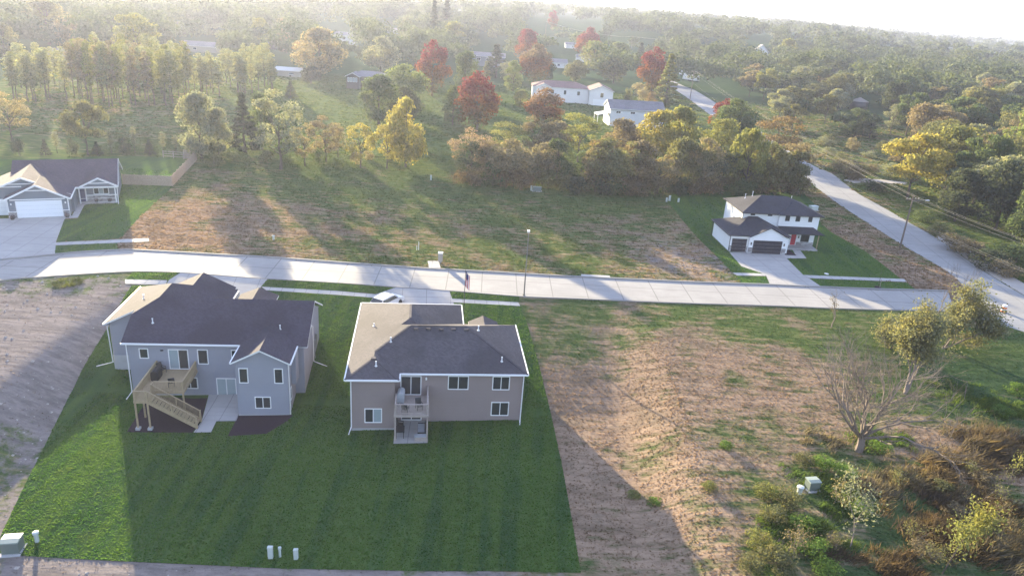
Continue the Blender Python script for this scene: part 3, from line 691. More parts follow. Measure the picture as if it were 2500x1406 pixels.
sheet('mulch_bed', [F1(1.9, .38)[:2], F1(7.5, .38)[:2], F1(8.15, -4.4)[:2], F1(7.9, -6.2)[:2], F1(2.1, -6.1)[:2]], .05, M['mulch'])
sheet('mulch_bed', [F1(11.3, -3.4)[:2], F1(16.4, -3.4)[:2], F1(16.3, -4.2)[:2], F1(14.6, -6.6)[:2], F1(11.2, -6.9)[:2], F1(11.3, -4.5)[:2]], .05, M['mulch'])
# things standing on the deck
def covered_grill(F, x, y, z, mat, label, rot=0):
    g = thing('covered_grill', label, 'grill', F(x, y, z), F.h + rot)
    b = MB(); b.prism([(-.32, .12), (.32, .12), (.34, .75), (.3, .98), (.1, 1.12), (-.16, 1.1), (-.31, .95), (-.34, .7)], 'x', -.62, .62); c = b.build('cover', mat, g)
    for sx in (-.5, .5):
        for sy in (-.22, .22): w_ = MB(); w_.box(sx - .04, sx + .04, sy - .04, sy + .04, 0, .16); w_.build('leg', M['black'], g)
    return g
covered_grill(F1, 3.55, -1.6, dz, M['black'], 'grill under a black cover by the left deck rail of the blue grey house', R(90))
def lounge_chair(F, x, y, z, rot, label, frame=None, seat=None, group=None):
    g = thing('patio_chair', label, 'chair', F(x, y, z), F.h + rot, group); fm = frame or M['dark_metal']; sm = seat or M['dark_metal']
    b = MB(); b.box(-.27, .27, -.27, .27, .36, .44); b.build('seat', sm, g)
    b = MB(); b.prism([(.22, .42), (.3, .42), (.42, .98), (.34, .98)], 'x', -.27, .27); b.build('backrest', sm, g)
    for sx in (-.26, .26):
        for sy in (-.25, .27): l = MB(); l.box(sx - .02, sx + .02, sy - .02, sy + .02, 0, .37); l.build('leg', fm, g)
        a = MB(); a.box(sx - .03, sx + .03, -.27, .28, .6, .64); a.box(sx - .02, sx + .02, -.27, -.23, .37, .6); a.build('armrest', fm, g)
    return g
lounge_chair(F1, 3.6, -.3, dz, R(60), 'dark patio chair in the back left corner of the stair deck')
lounge_chair(F1, 5.3, -2.9, dz, R(200), 'dark reclining chair near the front rail of the stair deck')
# ------------------------------------------------------------------ near right: taupe walkout house
T = thing('taupe_house', 'taupe two storey house with grey hip roof and small balcony, beside the blue house', 'house', F2(0, 0, 0), F2.h); T.location.z = 0
E2, s2 = 2.1, .415
wb = MB(); wb.box(-4.4, 11.7, .4, 11.1, -3.2, E2 - .02); wb.box(-4.404, 6.0, 8, 16.2, -2.2, E2 - .024); wb.box(-4.408, -.38, -.9, 1, -3.2, E2 - .03)
wb.build('wall', M['siding_taupe'], T)
fb = MB(); fb.box(-4.37, 11.67, .43, 11, -3.7, -3.0); fb.box(-4.37, -.41, -.87, 1, -3.7, -3.0); fb.build('foundation', M['foundation'], T)
rb = MB(); hip(rb, -4.85, 12.1, 0, 11.5, E2, s2); hip(rb, -4.856, 6.42, 2.0, 16.85, E2 + .003, s2); hip(rb, -4.862, .04, -1.3, 6.0, E2 + .006, s2)
gable(rb, 'y', 9.5, 12.3, 7.0, 10.2, E2 - .02, .45)
roof = rb.build('roof', [M['roof_grey'], M['trim']], T)
# ridge and hip caps catch the light
cap = MB(); z2 = E2 + s2 * 5.75
for a, c in (((.9, 5.75, z2), (6.35, 5.75, z2)), ((6.35, 5.75, z2), (12.1, 0, E2)), ((.78, 7.64, E2 + s2*5.64), (.78, 11.2, E2 + s2*5.64)), ((-4.86, -1.3, E2), (-2.4, 1.15, E2 + s2*2.45)), ((.04, -1.3, E2), (-2.4, 1.15, E2 + s2 * 2.45)), ((-2.4, 2.45, E2 + s2*2.45), (.78, 5.6, E2 + s2*5.64))): cap.bar(Vector(a) + Vector((0,0,.01)), Vector(c) + Vector((0,0,.01)), .24, .035)
cap.build('ridge_cap', M['roof_grey'], roof)
for q in ((1016, 803), (1046, 803), (1077, 804), (1107, 804), (1138, 805)): box_vent(roof, on_slope(F2, E2, s2, *q))
box_vent(roof, on_slope(F2, E2, s2, 912, 876, 'y+', -1.3))
for q in ((954, 834), (1225, 882), (1168, 806)): pipe_vent(roof, on_slope(F2, E2, s2, *q))
pipe_vent(roof, on_slope(F2, E2, s2, 918, 893, 'y+', -1.3)); pipe_vent(roof, on_slope(F2, E2, s2, 913, 796, 'x+', -4.856), .25)
gutters(T, [(.06, -.03, 12.1, -.03), (-4.86, -1.33, .06, -1.33), (.08, -1.33, .08, 0), (12.14, 0, 12.14, 11.5), (-4.9, -1.3, -4.9, 16.85), (6.46, 11.5, 6.46, 16.85), (-4.85, 16.9, 6.42, 16.9)], E2, M['trim'])
window(T, 'y-', .4, .1, 2.06, -.34, 1.68, 2, 'sliding_door'); window(T, 'y-', .4, 4.55, 6.52, .26, 1.73, 2); window(T, 'y-', .4, 8.78, 10.46, .25, 1.73, 2)
window(T, 'y-', .4, 8.8, 10.54, -2.58, -1.06, 2); window(T, 'y-', .4, .2, 2.15, -3.1, -1.1, 2, 'sliding_door'); window(T, 'y-', -.9, -3.15, -1.53, -2.6, -1.07, 2, 'window', [M['glass'], M['glass_blue']])
downspout(T, [(-4.35, -1.05, E2 - .15), (-4.35, -1.0, -2.95), (-4.5, -2.1, -3.15)]); downspout(T, [(11.75, .22, E2 - .15), (11.7, .25, -3.0), (11.6, -.5, -3.1)])
b = MB(); b.lathe([(.05, 0), (.09, .02), (.09, .22), (.03, .28)], 8, (2.5, .3, 1.3)); b.build('wall_lamp', M['trim'], T)
dz2 = -.36
dk = boards(T, -.3, 2.75, -3.2, .38, dz2, M['wood_grey'])
b = MB(); b.box(-.33, 2.78, -3.25, -3.2, dz2 - .26, dz2 - .04); b.box(-.35, -.3, -3.2, .0, dz2 - .26, dz2 - .04); b.box(2.75, 2.8, -3.2, .38, dz2 - .26, dz2 - .04); b.build('rim_joist', M['wood_grey'], dk)
for x, y, lo in ((-.22, -3.1, -3.2), (2.67, -3.1, -3.2), (2.67, .25, dz2 - .2), (-.22, -1.2, dz2 - .2)): b = MB(); b.box(x - .07, x + .07, y - .07, y + .07, lo, dz2 + 1.02); b.build('post', M['wood_grey'], dk)
_w, _b = M['wood'], BAL; M['wood'] = M['wood_grey']; BAL = BALG
rail_run(dk, (-.22, -3.1, dz2), (2.67, -3.1, dz2), 1.0); rail_run(dk, (2.67, -3.1, dz2), (2.67, .25, dz2), 1.0); rail_run(dk, (-.22, -3.1, dz2), (-.22, -1.2, dz2), 1.0)
M['wood'], BAL = _w, _b
for x in (-.27, 2.66):   # low patio screens under the deck
    b = MB(); b.box(x - .05, x + .05, -3.15, .2, -3.1, -2.98); b.box(x - .04, x + .04, -3.15, -3.05, -3.1, -1.9); b.box(x - .04, x + .04, -1.7, -1.6, -3.1, -1.9); b.bar((x, -3.1, -1.9), (x, -1.6, -1.9), .1, .06); b.build('patio_screen', M['wood_grey'], dk)
sheet('patio', [F2(-.36, .38)[:2], F2(2.75, .38)[:2], F2(2.75, -3.25)[:2], F2(-.36, -3.25)[:2]], .08, M['walk'])
covered_grill(F2, .2, -.75, dz2, M['cover'], 'grill under a pale grey cover on the taupe house balcony', R(88))
lounge_chair(F2, 1.9, -2.2, dz2, R(20), 'grey metal chair on the taupe house balcony')
lounge_chair(F2, .7, -2.75, dz2, R(160), 'round backed chair by the front rail of the taupe house balcony')
ZP = float(terr(*F2(1, -1.5)[:2])) + .08
def bar_table(F, x, y, z, rot, label):
    g = thing('patio_table', label, 'table', F(x, y, z), F.h + rot); b = MB(); b.box(-.55, .55, -.4, .4, .68, .73); b.build('tabletop', M['dark_metal'], g)
    for sx in (-.48, .48):
        for sy in (-.33, .33): l = MB(); l.box(sx - .03, sx + .03, sy - .03, sy + .03, 0, .68); l.build('leg', M['dark_metal'], g)
    return g
bar_table(F2, .2, -2.0, ZP, R(90), 'black table on the ground patio under the taupe house balcony')
lounge_chair(F2, .15, -.7, ZP, R(80), 'dark chair at the back of the patio under the balcony')
g = thing('outdoor_sofa', 'dark outdoor sofa with pale cushion on the patio under the balcony', 'sofa', F2(2.2, -1.6, ZP), F2.h + R(-90))
b = MB(); b.box(-.9, .9, -.4, .4, .12, .42); b.build('base', M['dark_metal'], g); b = MB(); b.prism([(.28, .4), (.42, .4), (.46, .85), (.36, .85)], 'x', -.9, .9); b.build('backrest', M['dark_metal'], g)
for sx in (-.44, .44): b = MB(); b.box(sx - .42, sx + .42, -.38, .26, .42, .55); b.build('cushion', M['cover'], g)
for sx in (-.86, .86): b = MB(); b.box(sx - .05, sx + .05, -.38, .36, .0, .62); b.build('armrest', M['dark_metal'], g)
g = thing('storage_bench', 'grey storage bench standing at the patio edge below the balcony', 'bench', F2(2.1, -2.85, ZP), F2.h)
b = MB(); b.box(-.55, .55, -.22, .22, .05, .5); b.build('box', M['wood_grey'], g); b = MB(); b.box(-.58, .58, -.25, .25, .5, .56); b.build('lid', M['cover'], g)
# ------------------------------------------------------------------ left, across the street: slate house with white garage doors
T = thing('slate_house', 'slate blue single storey house with white garage doors and front porch, across the street', 'house', F3(0, 0, 0), F3.h); T.location.z = 0
E3, s3 = 2.9, .5
wb = MB(); wb.box(-1.9, 12.35, 8.4, 19.1, -.5, E3 - .02); gable_wall(wb, 'x', 12.2, 12.36, 7.2, 19.1, E3 - .1, E3 - .12, s3)
wb.box(-5.6, 6.3, 2.5, 9.5, -.5, E3 - .025); gable_wall(wb, 'y', 2.496, 2.7, -5.6, 6.3, E3 - .1, E3 - .1, .45)
wb.box(-1.6, 6.296, .4, 2.8, -.5, E3 - .03); gable_wall(wb, 'y', .396, .6, -1.6, 6.296, E3 - .1, E3 - .1, s3)
gable_wall(wb, 'y', 6.95, 7.1, 7.6, 12.4, E3 + .12, E3 + .12, .5); wb.box(6.2, 6.7, 2.9, 8.5, -.5, E3 - .04)
wb.build('wall', M['siding_slate'], T)
rb = MB(); gable(rb, 'x', -2.3, 12.72, 6.8, 19.45, E3, s3); gable(rb, 'y', 2.1, 12.0, -6.0, 6.72, E3 + .01, .45); gable(rb, 'y', 0, 6.0, -2.0, 6.68, E3 + .02, s3); gable(rb, 'y', 6.75, 10.0, 7.25, 12.7, E3 + .1, .5)
roof = rb.build('roof', [M['roof_plum'], M['trim']], T)
def one(*a): b = MB(); b.box(*a); b.build('trim_board', M['trim'], T)
for yy, x0, x1, zz in ((.37, -1.2, 5.9, 2.72), (.37, .6, 4.1, 4.05), (2.47, -4.9, .2, 4.2), (2.47, -1.5, 2.5, 4.6)): one(x0, x1, yy - .03, yy + .05, zz, zz + .16)
for x in (-1.6, 6.2): one(x - .02, x + .13, .34, .45, -.1, E3 - .1)
one(8.3, 11.7, 6.9, 6.96, 3.35, 3.5)
# white fascia on the gable rakes
def fas(a, c): b = MB(); b.bar(a, c, .05, .26); b.build('fascia', M['trim'], T)
for yy, x0, x1, E_, s_ in ((-.02, -2.0, 6.68, E3 + .02, s3), (2.08, -6.0, 6.72, E3 + .01, .45), (6.73, 7.25, 12.7, E3 + .1, .5)):
    mx = (x0 + x1) / 2; zt = E_ + s_ * (x1 - x0) / 2
    fas((x0, yy, E_ - .12), (mx, yy, zt - .12)); fas((mx, yy - .004, zt - .12), (x1, yy - .004, E_ - .12))
fas((12.74, 6.8, E3 - .1), (12.74, 13.12, E3 + s3 * 6.32 - .1)); fas((12.744, 13.12, E3 + s3 * 6.32 - .1), (12.744, 19.45, E3 - .1))
gutters(T, [(6.72, .1, 6.72, 6.8), (6.8, 6.76, 12.75, 6.76)], E3, M['trim'], h=.2)
garage_door(T, 'y-', .396, -.45, 5.35, -.08, 2.5, M['garage_white'], M['trim']); garage_door(T, 'y-', 2.496, -4.7, -1.75, -.08, 2.4, M['garage_white'], M['trim'])
for u0, u1, sd in ((-1.6, -.6, 3), (5.5, 6.3, 4)): stones(T, 'y-', .396, u0, u1, -.1, .95, sd); b = MB(); b.box(u0 - .03, u1 + .03, .26, .42, .95, 1.05); b.build('sill', M['trim'], T)
for x in (-1.1, 5.9): b = MB(); b.lathe([(.04, 0), (.11, .03), (.11, .2), (.05, .28)], 8, (x, .3, 2.05)); b.build('wall_lamp', M['trim'], T)
door(T, 'y-', 8.4, 6.95, 7.75, .15, 2.25, M['blue_door'])
window(T, 'y-', 8.4, 8.95, 11.2, 1.25, 2.35, 3, 'window', [M['glass'], M['glass_blue'], M['glass']], .12)
tb = MB(); tb.box(7.9, 12.3, 8.33, 8.42, 1.05, 1.2); tb.box(7.85, 7.95, 8.34, 8.42, .2, 2.8); tb.build('trim_band', M['trim'], T)
stones(T, 'y-', 8.4, 7.95, 12.3, .1, 1.05, 6)
b = MB(); b.box(6.7, 12.4, 6.95, 8.4, -.4, .12); b.build('porch_floor', M['walk'], T)
for x in (7.1, 12.2): b = MB(); b.box(x - .08, x + .08, 6.98, 7.14, .1, E3 - .12); b.build('porch_post', M['trim'], T)
b = MB(); b.box(6.75, 12.6, 6.9, 7.15, E3 - .3, E3 - .1); b.build('porch_beam', M['trim'], T)
downspout(T, [(12.55, 6.85, E3 - .15), (12.5, 6.9, .2), (12.5, 6.3, .05)])
b = MB(); b.bar((7.2, 7.05, .95), (12.2, 7.05, .95), .05, .06); b.bar((7.2, 7.05, .3), (12.2, 7.05, .3), .04, .05); b.build('porch_rail', M['trim'], T)
def planter(F, x, y, z, label, r=.35):
    g = thing('flower_planter', label, 'planter', F(x, y, z), 0); b = MB(); b.lathe([(.2, 0), (.3, .35), (.33, .38), (.28, .38)], 10); b.build('pot', M['dark_metal'], g)
    v = []; f = []
    for k in range(60):
        a = rnd.uniform(0, 6.28); q = r * math.sqrt(rnd.random()); zz = .38 + rnd.uniform(0, .45); c = Vector((q*math.cos(a), q*math.sin(a), zz)); s_ = .07
        d1 = Vector((rnd.uniform(-1,1), rnd.uniform(-1,1), rnd.uniform(-1,1))).normalized() * s_; d2 = Vector((rnd.uniform(-1,1), rnd.uniform(-1,1), rnd.uniform(-1,1))).normalized() * s_
        n = len(v); v += [c - d1, c + d2, c + d1, c - d2]; f.append((n, n+1, n+2, n+3))
    b = MB().add(v, f); b.build('foliage', M['terracotta'], g)
planter(F3, -1.1, -.3, -.05, 'planter of reddish flowers left of the wide white garage door'); planter(F3, 5.95, -.3, -.05, 'dark planter at the walk corner right of the wide garage door')
planter(F3, 9.3, 7.6, .12, 'planter of dark red flowers in the middle of the slate house porch'); planter(F3, 11.2, 7.6, .12, 'planter of dark red flowers at the right end of the slate house porch')
# ------------------------------------------------------------------ right, across the street: white farmhouse style with black roofs
T = thing('white_house', 'new white two storey house with black roofs, dark garage doors and a red door', 'house', F4(0, 0, 0), F4.h); T.location.z = 0
wb = MB(); wb.box(.98, 13.7, 2.0, 10.4, -.4, 5.46); wb.box(6.95, 13.704, 1.6, 2.3, 2.5, 5.45)
wb.box(-2.05, 7.5, -2.2, 6.2, -.4, 2.76); wb.box(.85, 7.0, -2.7, -2, -.4, 2.75); gable_wall(wb, 'y', -2.704, -2.5, .98, 7.0, 2.7, 2.72, .5)
wb.build('wall', M['siding_white'], T)
fb = MB(); fb.box(-2.08, 7.0, -2.17, 6.2, -.5, .12); fb.build('foundation', M['foundation'], T)
rb = MB(); hip(rb, .6, 14.2, 1.55, 10.8, 5.5, .42); hip(rb, 6.7, 14.206, 1.2, 8.0, 5.503, .42)
hip(rb, -2.45, 7.9, -2.45, 6.6, 2.8, .46); gable(rb, 'y', -3.05, 4.0, .75, 7.25, 2.81, .5, .1)
rb.add([(6.9, -.1, 2.78), (14.25, -.1, 2.78), (12.9, 1.65, 3.55), (6.9, 1.65, 3.55), (14.25, 1.65, 2.78)], [(0, 1, 2, 3), (1, 4, 2), (0, 4, 1)], 0)
roof = rb.build('roof', [M['roof_black'], M['fascia_dark']], T)
gutters(T, [(.6, 1.5, 6.7, 1.5), (6.7, 1.15, 14.2, 1.15), (.56, 1.5, .56, 10.8), (14.24, 1.2, 14.24, 10.8)], 5.5, M['fascia_dark'])
gutters(T, [(-2.45, -2.5, .8, -2.5), (-2.49, -2.45, -2.49, 6.6), (7.0, -.14, 14.25, -.14)], 2.8, M['fascia_dark'])
def s_box(px, py): return on_slope(F4, 5.5, .42, px, py, 'x+', .6)
pipe_vent(roof, s_box(1819, 484), .7); pipe_vent(roof, s_box(1837, 478), .7); pipe_vent(roof, (11.6, 8.6, 6.4), .5)
garage_door(T, 'y-', -2.2, -1.76, .66, -.02, 2.2, M['garage_dark']); garage_door(T, 'y-', -2.704, 1.54, 6.26, -.05, 2.2, M['garage_dark'])
for a, c, pl, sd in ((-2.05, -1.8, -2.2, 1), (.68, .85, -2.2, 2), (.85, 1.5, -2.704, 3), (6.3, 7.0, -2.704, 5)): stones(T, 'y-', pl, a, c, -.1, 1.0, sd)
for x in (1.2, 6.6): b = MB(); b.box(x - .07, x + .07, -2.82, -2.7, 1.45, 1.85); b.build('wall_lamp', M['black'], T)
for u0, u1, z0, z1, pl in ((2.2, 2.95, 5.0, 5.36, 2.0), (5.1, 5.85, 5.0, 5.36, 2.0)): window(T, 'y-', pl, u0, u1, z0, z1, 1, 'window', None, .05, M['black'])
for u0, u1 in ((7.95, 8.7), (9.7, 10.45), (11.85, 12.5)): window(T, 'y-', 1.6, u0, u1, 4.42, 5.34, 2 if u0 < 9 else 1, 'window', None, .05, M['black'])
window(T, 'y-', 2.0, 11.42, 12.85, .88, 2.25, 2, 'window', None, .06, M['black'])
door(T, 'y-', 2.0, 9.75, 10.6, .3, 2.25, M['red'])
b = MB(); b.box(10.95, 11.08, 1.88, 2.0, 1.5, 1.9); b.build('wall_lamp', M['black'], T)
stones(T, 'y-', 2.0, 10.75, 13.7, .2, .82, 8); stones(T, 'x+', 7.5, -2.0, 2.0, .1, .9, 9)
b = MB(); b.box(8.1, 13.6, -.15, 2.0, -.3, .26); b.build('porch_floor', M['walk'], T); stones(T, 'y-', -.15, 8.1, 13.6, -.2, .2, 12)
b = MB(); b.box(13.35, 13.47, -.05, .07, .26, 2.74); b.build('porch_post', M['wood'], T); b = MB(); b.box(7.85, 7.95, -.05, .07, .26, 2.74); b.build('porch_post', M['trim'], T)
downspout(T, [(.85, 1.8, 5.4), (.85, 1.85, 3.2)], M['fascia_dark']); downspout(T, [(-2.15, -2.3, 2.7), (-2.15, -2.3, .1), (-2.9, -2.8, 0)], M['fascia_dark']); downspout(T, [(-2.2, 6.3, 2.7), (-2.2, 6.3, .2), (-3.4, 6.2, .05)], M['fascia_dark'])
sheet('mulch_bed', [F4(7.05, -3.0)[:2], F4(8.9, -3.0)[:2], F4(8.8, -.2)[:2], F4(7.05, -.2)[:2]], .07, M['mulch'])
#@@FAR
# ------------------------------------------------------------------ houses beyond the fields
HOUSE_SPOTS = []
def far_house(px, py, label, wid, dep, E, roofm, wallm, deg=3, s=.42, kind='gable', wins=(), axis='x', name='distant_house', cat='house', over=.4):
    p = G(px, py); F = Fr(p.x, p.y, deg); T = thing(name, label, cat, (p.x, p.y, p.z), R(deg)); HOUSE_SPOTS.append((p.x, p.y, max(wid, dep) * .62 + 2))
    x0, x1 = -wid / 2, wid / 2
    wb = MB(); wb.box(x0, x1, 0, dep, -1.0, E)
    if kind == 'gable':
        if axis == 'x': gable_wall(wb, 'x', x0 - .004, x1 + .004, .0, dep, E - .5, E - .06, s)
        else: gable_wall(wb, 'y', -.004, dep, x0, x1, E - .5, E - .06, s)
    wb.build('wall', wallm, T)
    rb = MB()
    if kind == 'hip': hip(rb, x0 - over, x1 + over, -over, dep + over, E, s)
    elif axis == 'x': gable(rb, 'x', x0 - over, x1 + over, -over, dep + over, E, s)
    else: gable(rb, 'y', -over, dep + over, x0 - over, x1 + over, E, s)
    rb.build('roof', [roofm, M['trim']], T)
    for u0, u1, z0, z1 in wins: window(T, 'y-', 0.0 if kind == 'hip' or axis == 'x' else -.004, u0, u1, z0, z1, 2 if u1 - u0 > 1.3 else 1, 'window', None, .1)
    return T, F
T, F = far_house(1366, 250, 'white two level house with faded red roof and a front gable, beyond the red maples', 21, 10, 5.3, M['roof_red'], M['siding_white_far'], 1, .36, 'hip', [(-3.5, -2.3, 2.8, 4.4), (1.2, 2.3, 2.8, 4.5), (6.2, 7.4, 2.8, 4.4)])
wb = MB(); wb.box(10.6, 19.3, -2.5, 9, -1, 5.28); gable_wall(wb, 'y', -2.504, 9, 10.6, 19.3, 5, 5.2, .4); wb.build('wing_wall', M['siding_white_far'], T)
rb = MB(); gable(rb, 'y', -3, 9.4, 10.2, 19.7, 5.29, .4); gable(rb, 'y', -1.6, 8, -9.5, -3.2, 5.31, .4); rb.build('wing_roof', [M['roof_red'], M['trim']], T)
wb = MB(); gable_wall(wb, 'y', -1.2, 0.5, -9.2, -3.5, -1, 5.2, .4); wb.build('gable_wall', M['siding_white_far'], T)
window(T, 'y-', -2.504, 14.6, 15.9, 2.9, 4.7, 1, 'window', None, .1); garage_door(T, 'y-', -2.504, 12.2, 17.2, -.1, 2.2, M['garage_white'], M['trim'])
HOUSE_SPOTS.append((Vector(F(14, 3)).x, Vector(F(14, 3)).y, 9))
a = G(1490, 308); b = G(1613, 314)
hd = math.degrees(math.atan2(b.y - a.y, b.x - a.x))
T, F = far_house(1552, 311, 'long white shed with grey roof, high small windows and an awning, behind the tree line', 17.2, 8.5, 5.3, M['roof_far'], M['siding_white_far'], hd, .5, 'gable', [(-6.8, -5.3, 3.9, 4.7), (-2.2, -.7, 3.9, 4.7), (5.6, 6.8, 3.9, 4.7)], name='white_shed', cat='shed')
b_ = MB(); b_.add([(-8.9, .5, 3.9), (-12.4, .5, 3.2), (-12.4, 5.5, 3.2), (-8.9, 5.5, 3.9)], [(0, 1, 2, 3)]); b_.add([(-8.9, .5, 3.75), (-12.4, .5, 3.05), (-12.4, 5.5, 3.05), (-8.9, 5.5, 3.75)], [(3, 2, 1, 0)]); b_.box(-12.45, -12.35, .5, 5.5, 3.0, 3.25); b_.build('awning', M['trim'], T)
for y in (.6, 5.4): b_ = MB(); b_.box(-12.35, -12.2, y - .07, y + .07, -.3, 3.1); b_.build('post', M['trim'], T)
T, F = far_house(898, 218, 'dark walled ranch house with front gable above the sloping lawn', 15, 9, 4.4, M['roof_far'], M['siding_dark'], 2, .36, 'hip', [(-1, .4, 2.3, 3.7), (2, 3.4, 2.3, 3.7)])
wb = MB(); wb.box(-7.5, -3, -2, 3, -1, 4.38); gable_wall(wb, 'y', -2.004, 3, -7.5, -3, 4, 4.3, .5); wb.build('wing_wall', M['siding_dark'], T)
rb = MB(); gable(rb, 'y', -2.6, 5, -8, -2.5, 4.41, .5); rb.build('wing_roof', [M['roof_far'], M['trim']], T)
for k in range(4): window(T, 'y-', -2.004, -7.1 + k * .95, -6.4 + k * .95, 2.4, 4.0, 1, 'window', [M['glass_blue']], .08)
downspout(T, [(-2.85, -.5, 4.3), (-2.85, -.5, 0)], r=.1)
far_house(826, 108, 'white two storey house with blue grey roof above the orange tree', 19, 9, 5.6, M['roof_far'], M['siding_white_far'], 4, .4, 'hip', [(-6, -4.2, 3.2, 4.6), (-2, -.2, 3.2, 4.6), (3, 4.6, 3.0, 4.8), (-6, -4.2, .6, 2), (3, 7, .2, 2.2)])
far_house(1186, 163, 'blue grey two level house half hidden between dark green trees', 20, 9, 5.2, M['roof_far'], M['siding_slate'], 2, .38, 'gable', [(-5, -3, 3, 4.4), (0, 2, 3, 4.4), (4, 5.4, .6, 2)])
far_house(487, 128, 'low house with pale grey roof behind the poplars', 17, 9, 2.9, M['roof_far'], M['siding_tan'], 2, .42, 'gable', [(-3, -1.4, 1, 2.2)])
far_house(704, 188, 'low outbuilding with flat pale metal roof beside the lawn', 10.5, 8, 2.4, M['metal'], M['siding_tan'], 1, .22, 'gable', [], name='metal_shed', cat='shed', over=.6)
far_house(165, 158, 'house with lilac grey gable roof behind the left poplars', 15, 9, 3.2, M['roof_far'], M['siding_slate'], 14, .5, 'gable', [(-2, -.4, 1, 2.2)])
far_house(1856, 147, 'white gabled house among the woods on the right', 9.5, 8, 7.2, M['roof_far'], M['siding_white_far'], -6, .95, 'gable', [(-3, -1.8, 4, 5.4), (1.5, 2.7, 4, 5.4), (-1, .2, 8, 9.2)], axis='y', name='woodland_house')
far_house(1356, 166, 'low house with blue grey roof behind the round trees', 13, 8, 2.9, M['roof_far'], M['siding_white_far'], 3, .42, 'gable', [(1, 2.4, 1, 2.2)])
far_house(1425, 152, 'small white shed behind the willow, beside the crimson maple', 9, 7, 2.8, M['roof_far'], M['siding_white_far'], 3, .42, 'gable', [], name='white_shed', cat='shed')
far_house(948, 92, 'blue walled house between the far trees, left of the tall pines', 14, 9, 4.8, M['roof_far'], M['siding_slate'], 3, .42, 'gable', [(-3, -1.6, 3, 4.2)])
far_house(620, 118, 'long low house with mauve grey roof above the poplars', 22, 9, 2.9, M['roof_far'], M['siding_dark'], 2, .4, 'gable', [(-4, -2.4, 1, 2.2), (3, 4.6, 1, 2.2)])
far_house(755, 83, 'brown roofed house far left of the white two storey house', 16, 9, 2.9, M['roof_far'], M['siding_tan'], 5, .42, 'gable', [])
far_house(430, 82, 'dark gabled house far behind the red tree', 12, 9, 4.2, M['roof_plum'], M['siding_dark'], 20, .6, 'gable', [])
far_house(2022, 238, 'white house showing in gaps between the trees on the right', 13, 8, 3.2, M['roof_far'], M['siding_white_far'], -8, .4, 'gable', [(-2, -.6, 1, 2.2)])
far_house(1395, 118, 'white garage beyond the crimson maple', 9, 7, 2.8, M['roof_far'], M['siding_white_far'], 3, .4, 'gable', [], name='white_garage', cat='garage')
p = G(2094, 268); T = thing('grain_bin', 'round grey metal bin with low conical roof in the clearing', 'silo', p)
MB().lathe([(3.7, -.3), (3.7, 3.6)], 24).build('bin_wall', M['dark_metal'], T, True); MB().lathe([(3.85, 3.55), (.5, 5.0), (.35, 5.15)], 24).build('roof', M['galv'], T); HOUSE_SPOTS.append((p.x, p.y, 6))
def trailer(px, py, deg, L_, label):
    p = G(px, py); T = thing('box_trailer', label, 'trailer', p, R(deg)); b = MB(); b.box(-L_/2, L_/2, -1.2, 1.2, .7, 3.3); b.build('box', M['paint_white'], T)
    for sx in (-.6, .6):
        for sy in (-1.15, 1.15): w_ = MB(); w_.tube([(sx, sy - .12, .42), (sx, sy + .12, .42)], .42, 12); w_.build('wheel', M['rubber'], T)
    b = MB(); b.bar((L_/2, 0, .6), (L_/2 + 1.3, 0, .6), .12, .12); b.build('tow_bar', M['dark_metal'], T); HOUSE_SPOTS.append((p.x, p.y, L_ * .55 + 1))
trailer(1686, 199, -52, 9.5, 'long white box trailer on the roadside at the bend'); trailer(1666, 186, -50, 5, 'short white box trailer behind the longer one')
# far away water tower on the skyline
p = Gz(1545, 14); dirv = Vector((p.x, p.y, 0)).normalized(); q = dirv * 2500
T = thing('water_tower', 'dark water tower standing on the skyline', 'water tower', (q.x, q.y, float(terr(q.x, q.y)))); q0 = 52
MB().lathe([(2.5, 0), (2.2, q0 - 14), (3, q0 - 10)], 12).build('shaft', M['dark_metal'], T, True)
MB().lathe([(3, q0 - 10), (14, q0 - 5), (15.5, q0 - 1), (14, q0 + 3), (7, q0 + 6), (1, q0 + 7)], 20).build('tank', M['dark_metal'], T, True)
# ------------------------------------------------------------------ fences
def plank_fence(name, label, pts, h, gap_tags):
    P = GP(pts); o = G(*pts[0]); T = thing(name, label, 'fence', o); pk = MB()
    for i in range(len(P) - 1):
        a = Vector((*P[i], 0)); b = Vector((*P[i+1], 0)); L_ = (b - a).length; d = (b - a) / L_; n = Vector((-d.y, d.x, 0))
        k = 0.0
        while k < L_ - .05:
            c = a + d * (k + .07); z = float(terr(c.x, c.y)); hh = h + rnd.uniform(-.015, .015); q = c - o
            pk.bar(Vector((q.x, q.y, z - o.z + .04)), Vector((q.x, q.y, z - o.z + hh)), .132, .02 if i % 2 else .02); k += .142
        for zz in (.35, h * .55, h - .2):
            s_ = MB(); e = [p + n * .035 + Vector((0, 0, float(terr(p.x, p.y)) + zz)) - o for p in (a, b)]; s_.bar(e[0], e[1], .04, .09); s_.build('rail', M['fence_wood'], T)
        m_ = max(1, round(L_ / 2.4))
        for j in range(m_ + (i == len(P) - 2)):
            c = a + d * L_ * j / m_ + n * .1; z = float(terr(c.x, c.y)); q = c - o; s_ = MB(); s_.box(q.x - .05, q.x + .05, q.y - .05, q.y + .05, z - o.z - .1, z - o.z + h + .08); s_.build('post', M['fence_wood'], T)
    tag(pk.build('picket', M['fence_wood'], T), kind='stuff')
plank_fence('wooden_fence', 'tall tan plank fence bending round the back yard of the slate house', [(300, 451), (360, 453), (421, 455), (481, 391), (450, 388)], 1.85, None)
T = thing('garden_fence', 'low dark rail fence at the back of the slate house yard', 'fence', G(436, 388))
for k in range(4): b = MB(); b.box(-3.2 + k * 2.1, -3.06 + k * 2.1, -.06, .06, -.2, 1.5); b.build('post', M['wood_grey'], T)
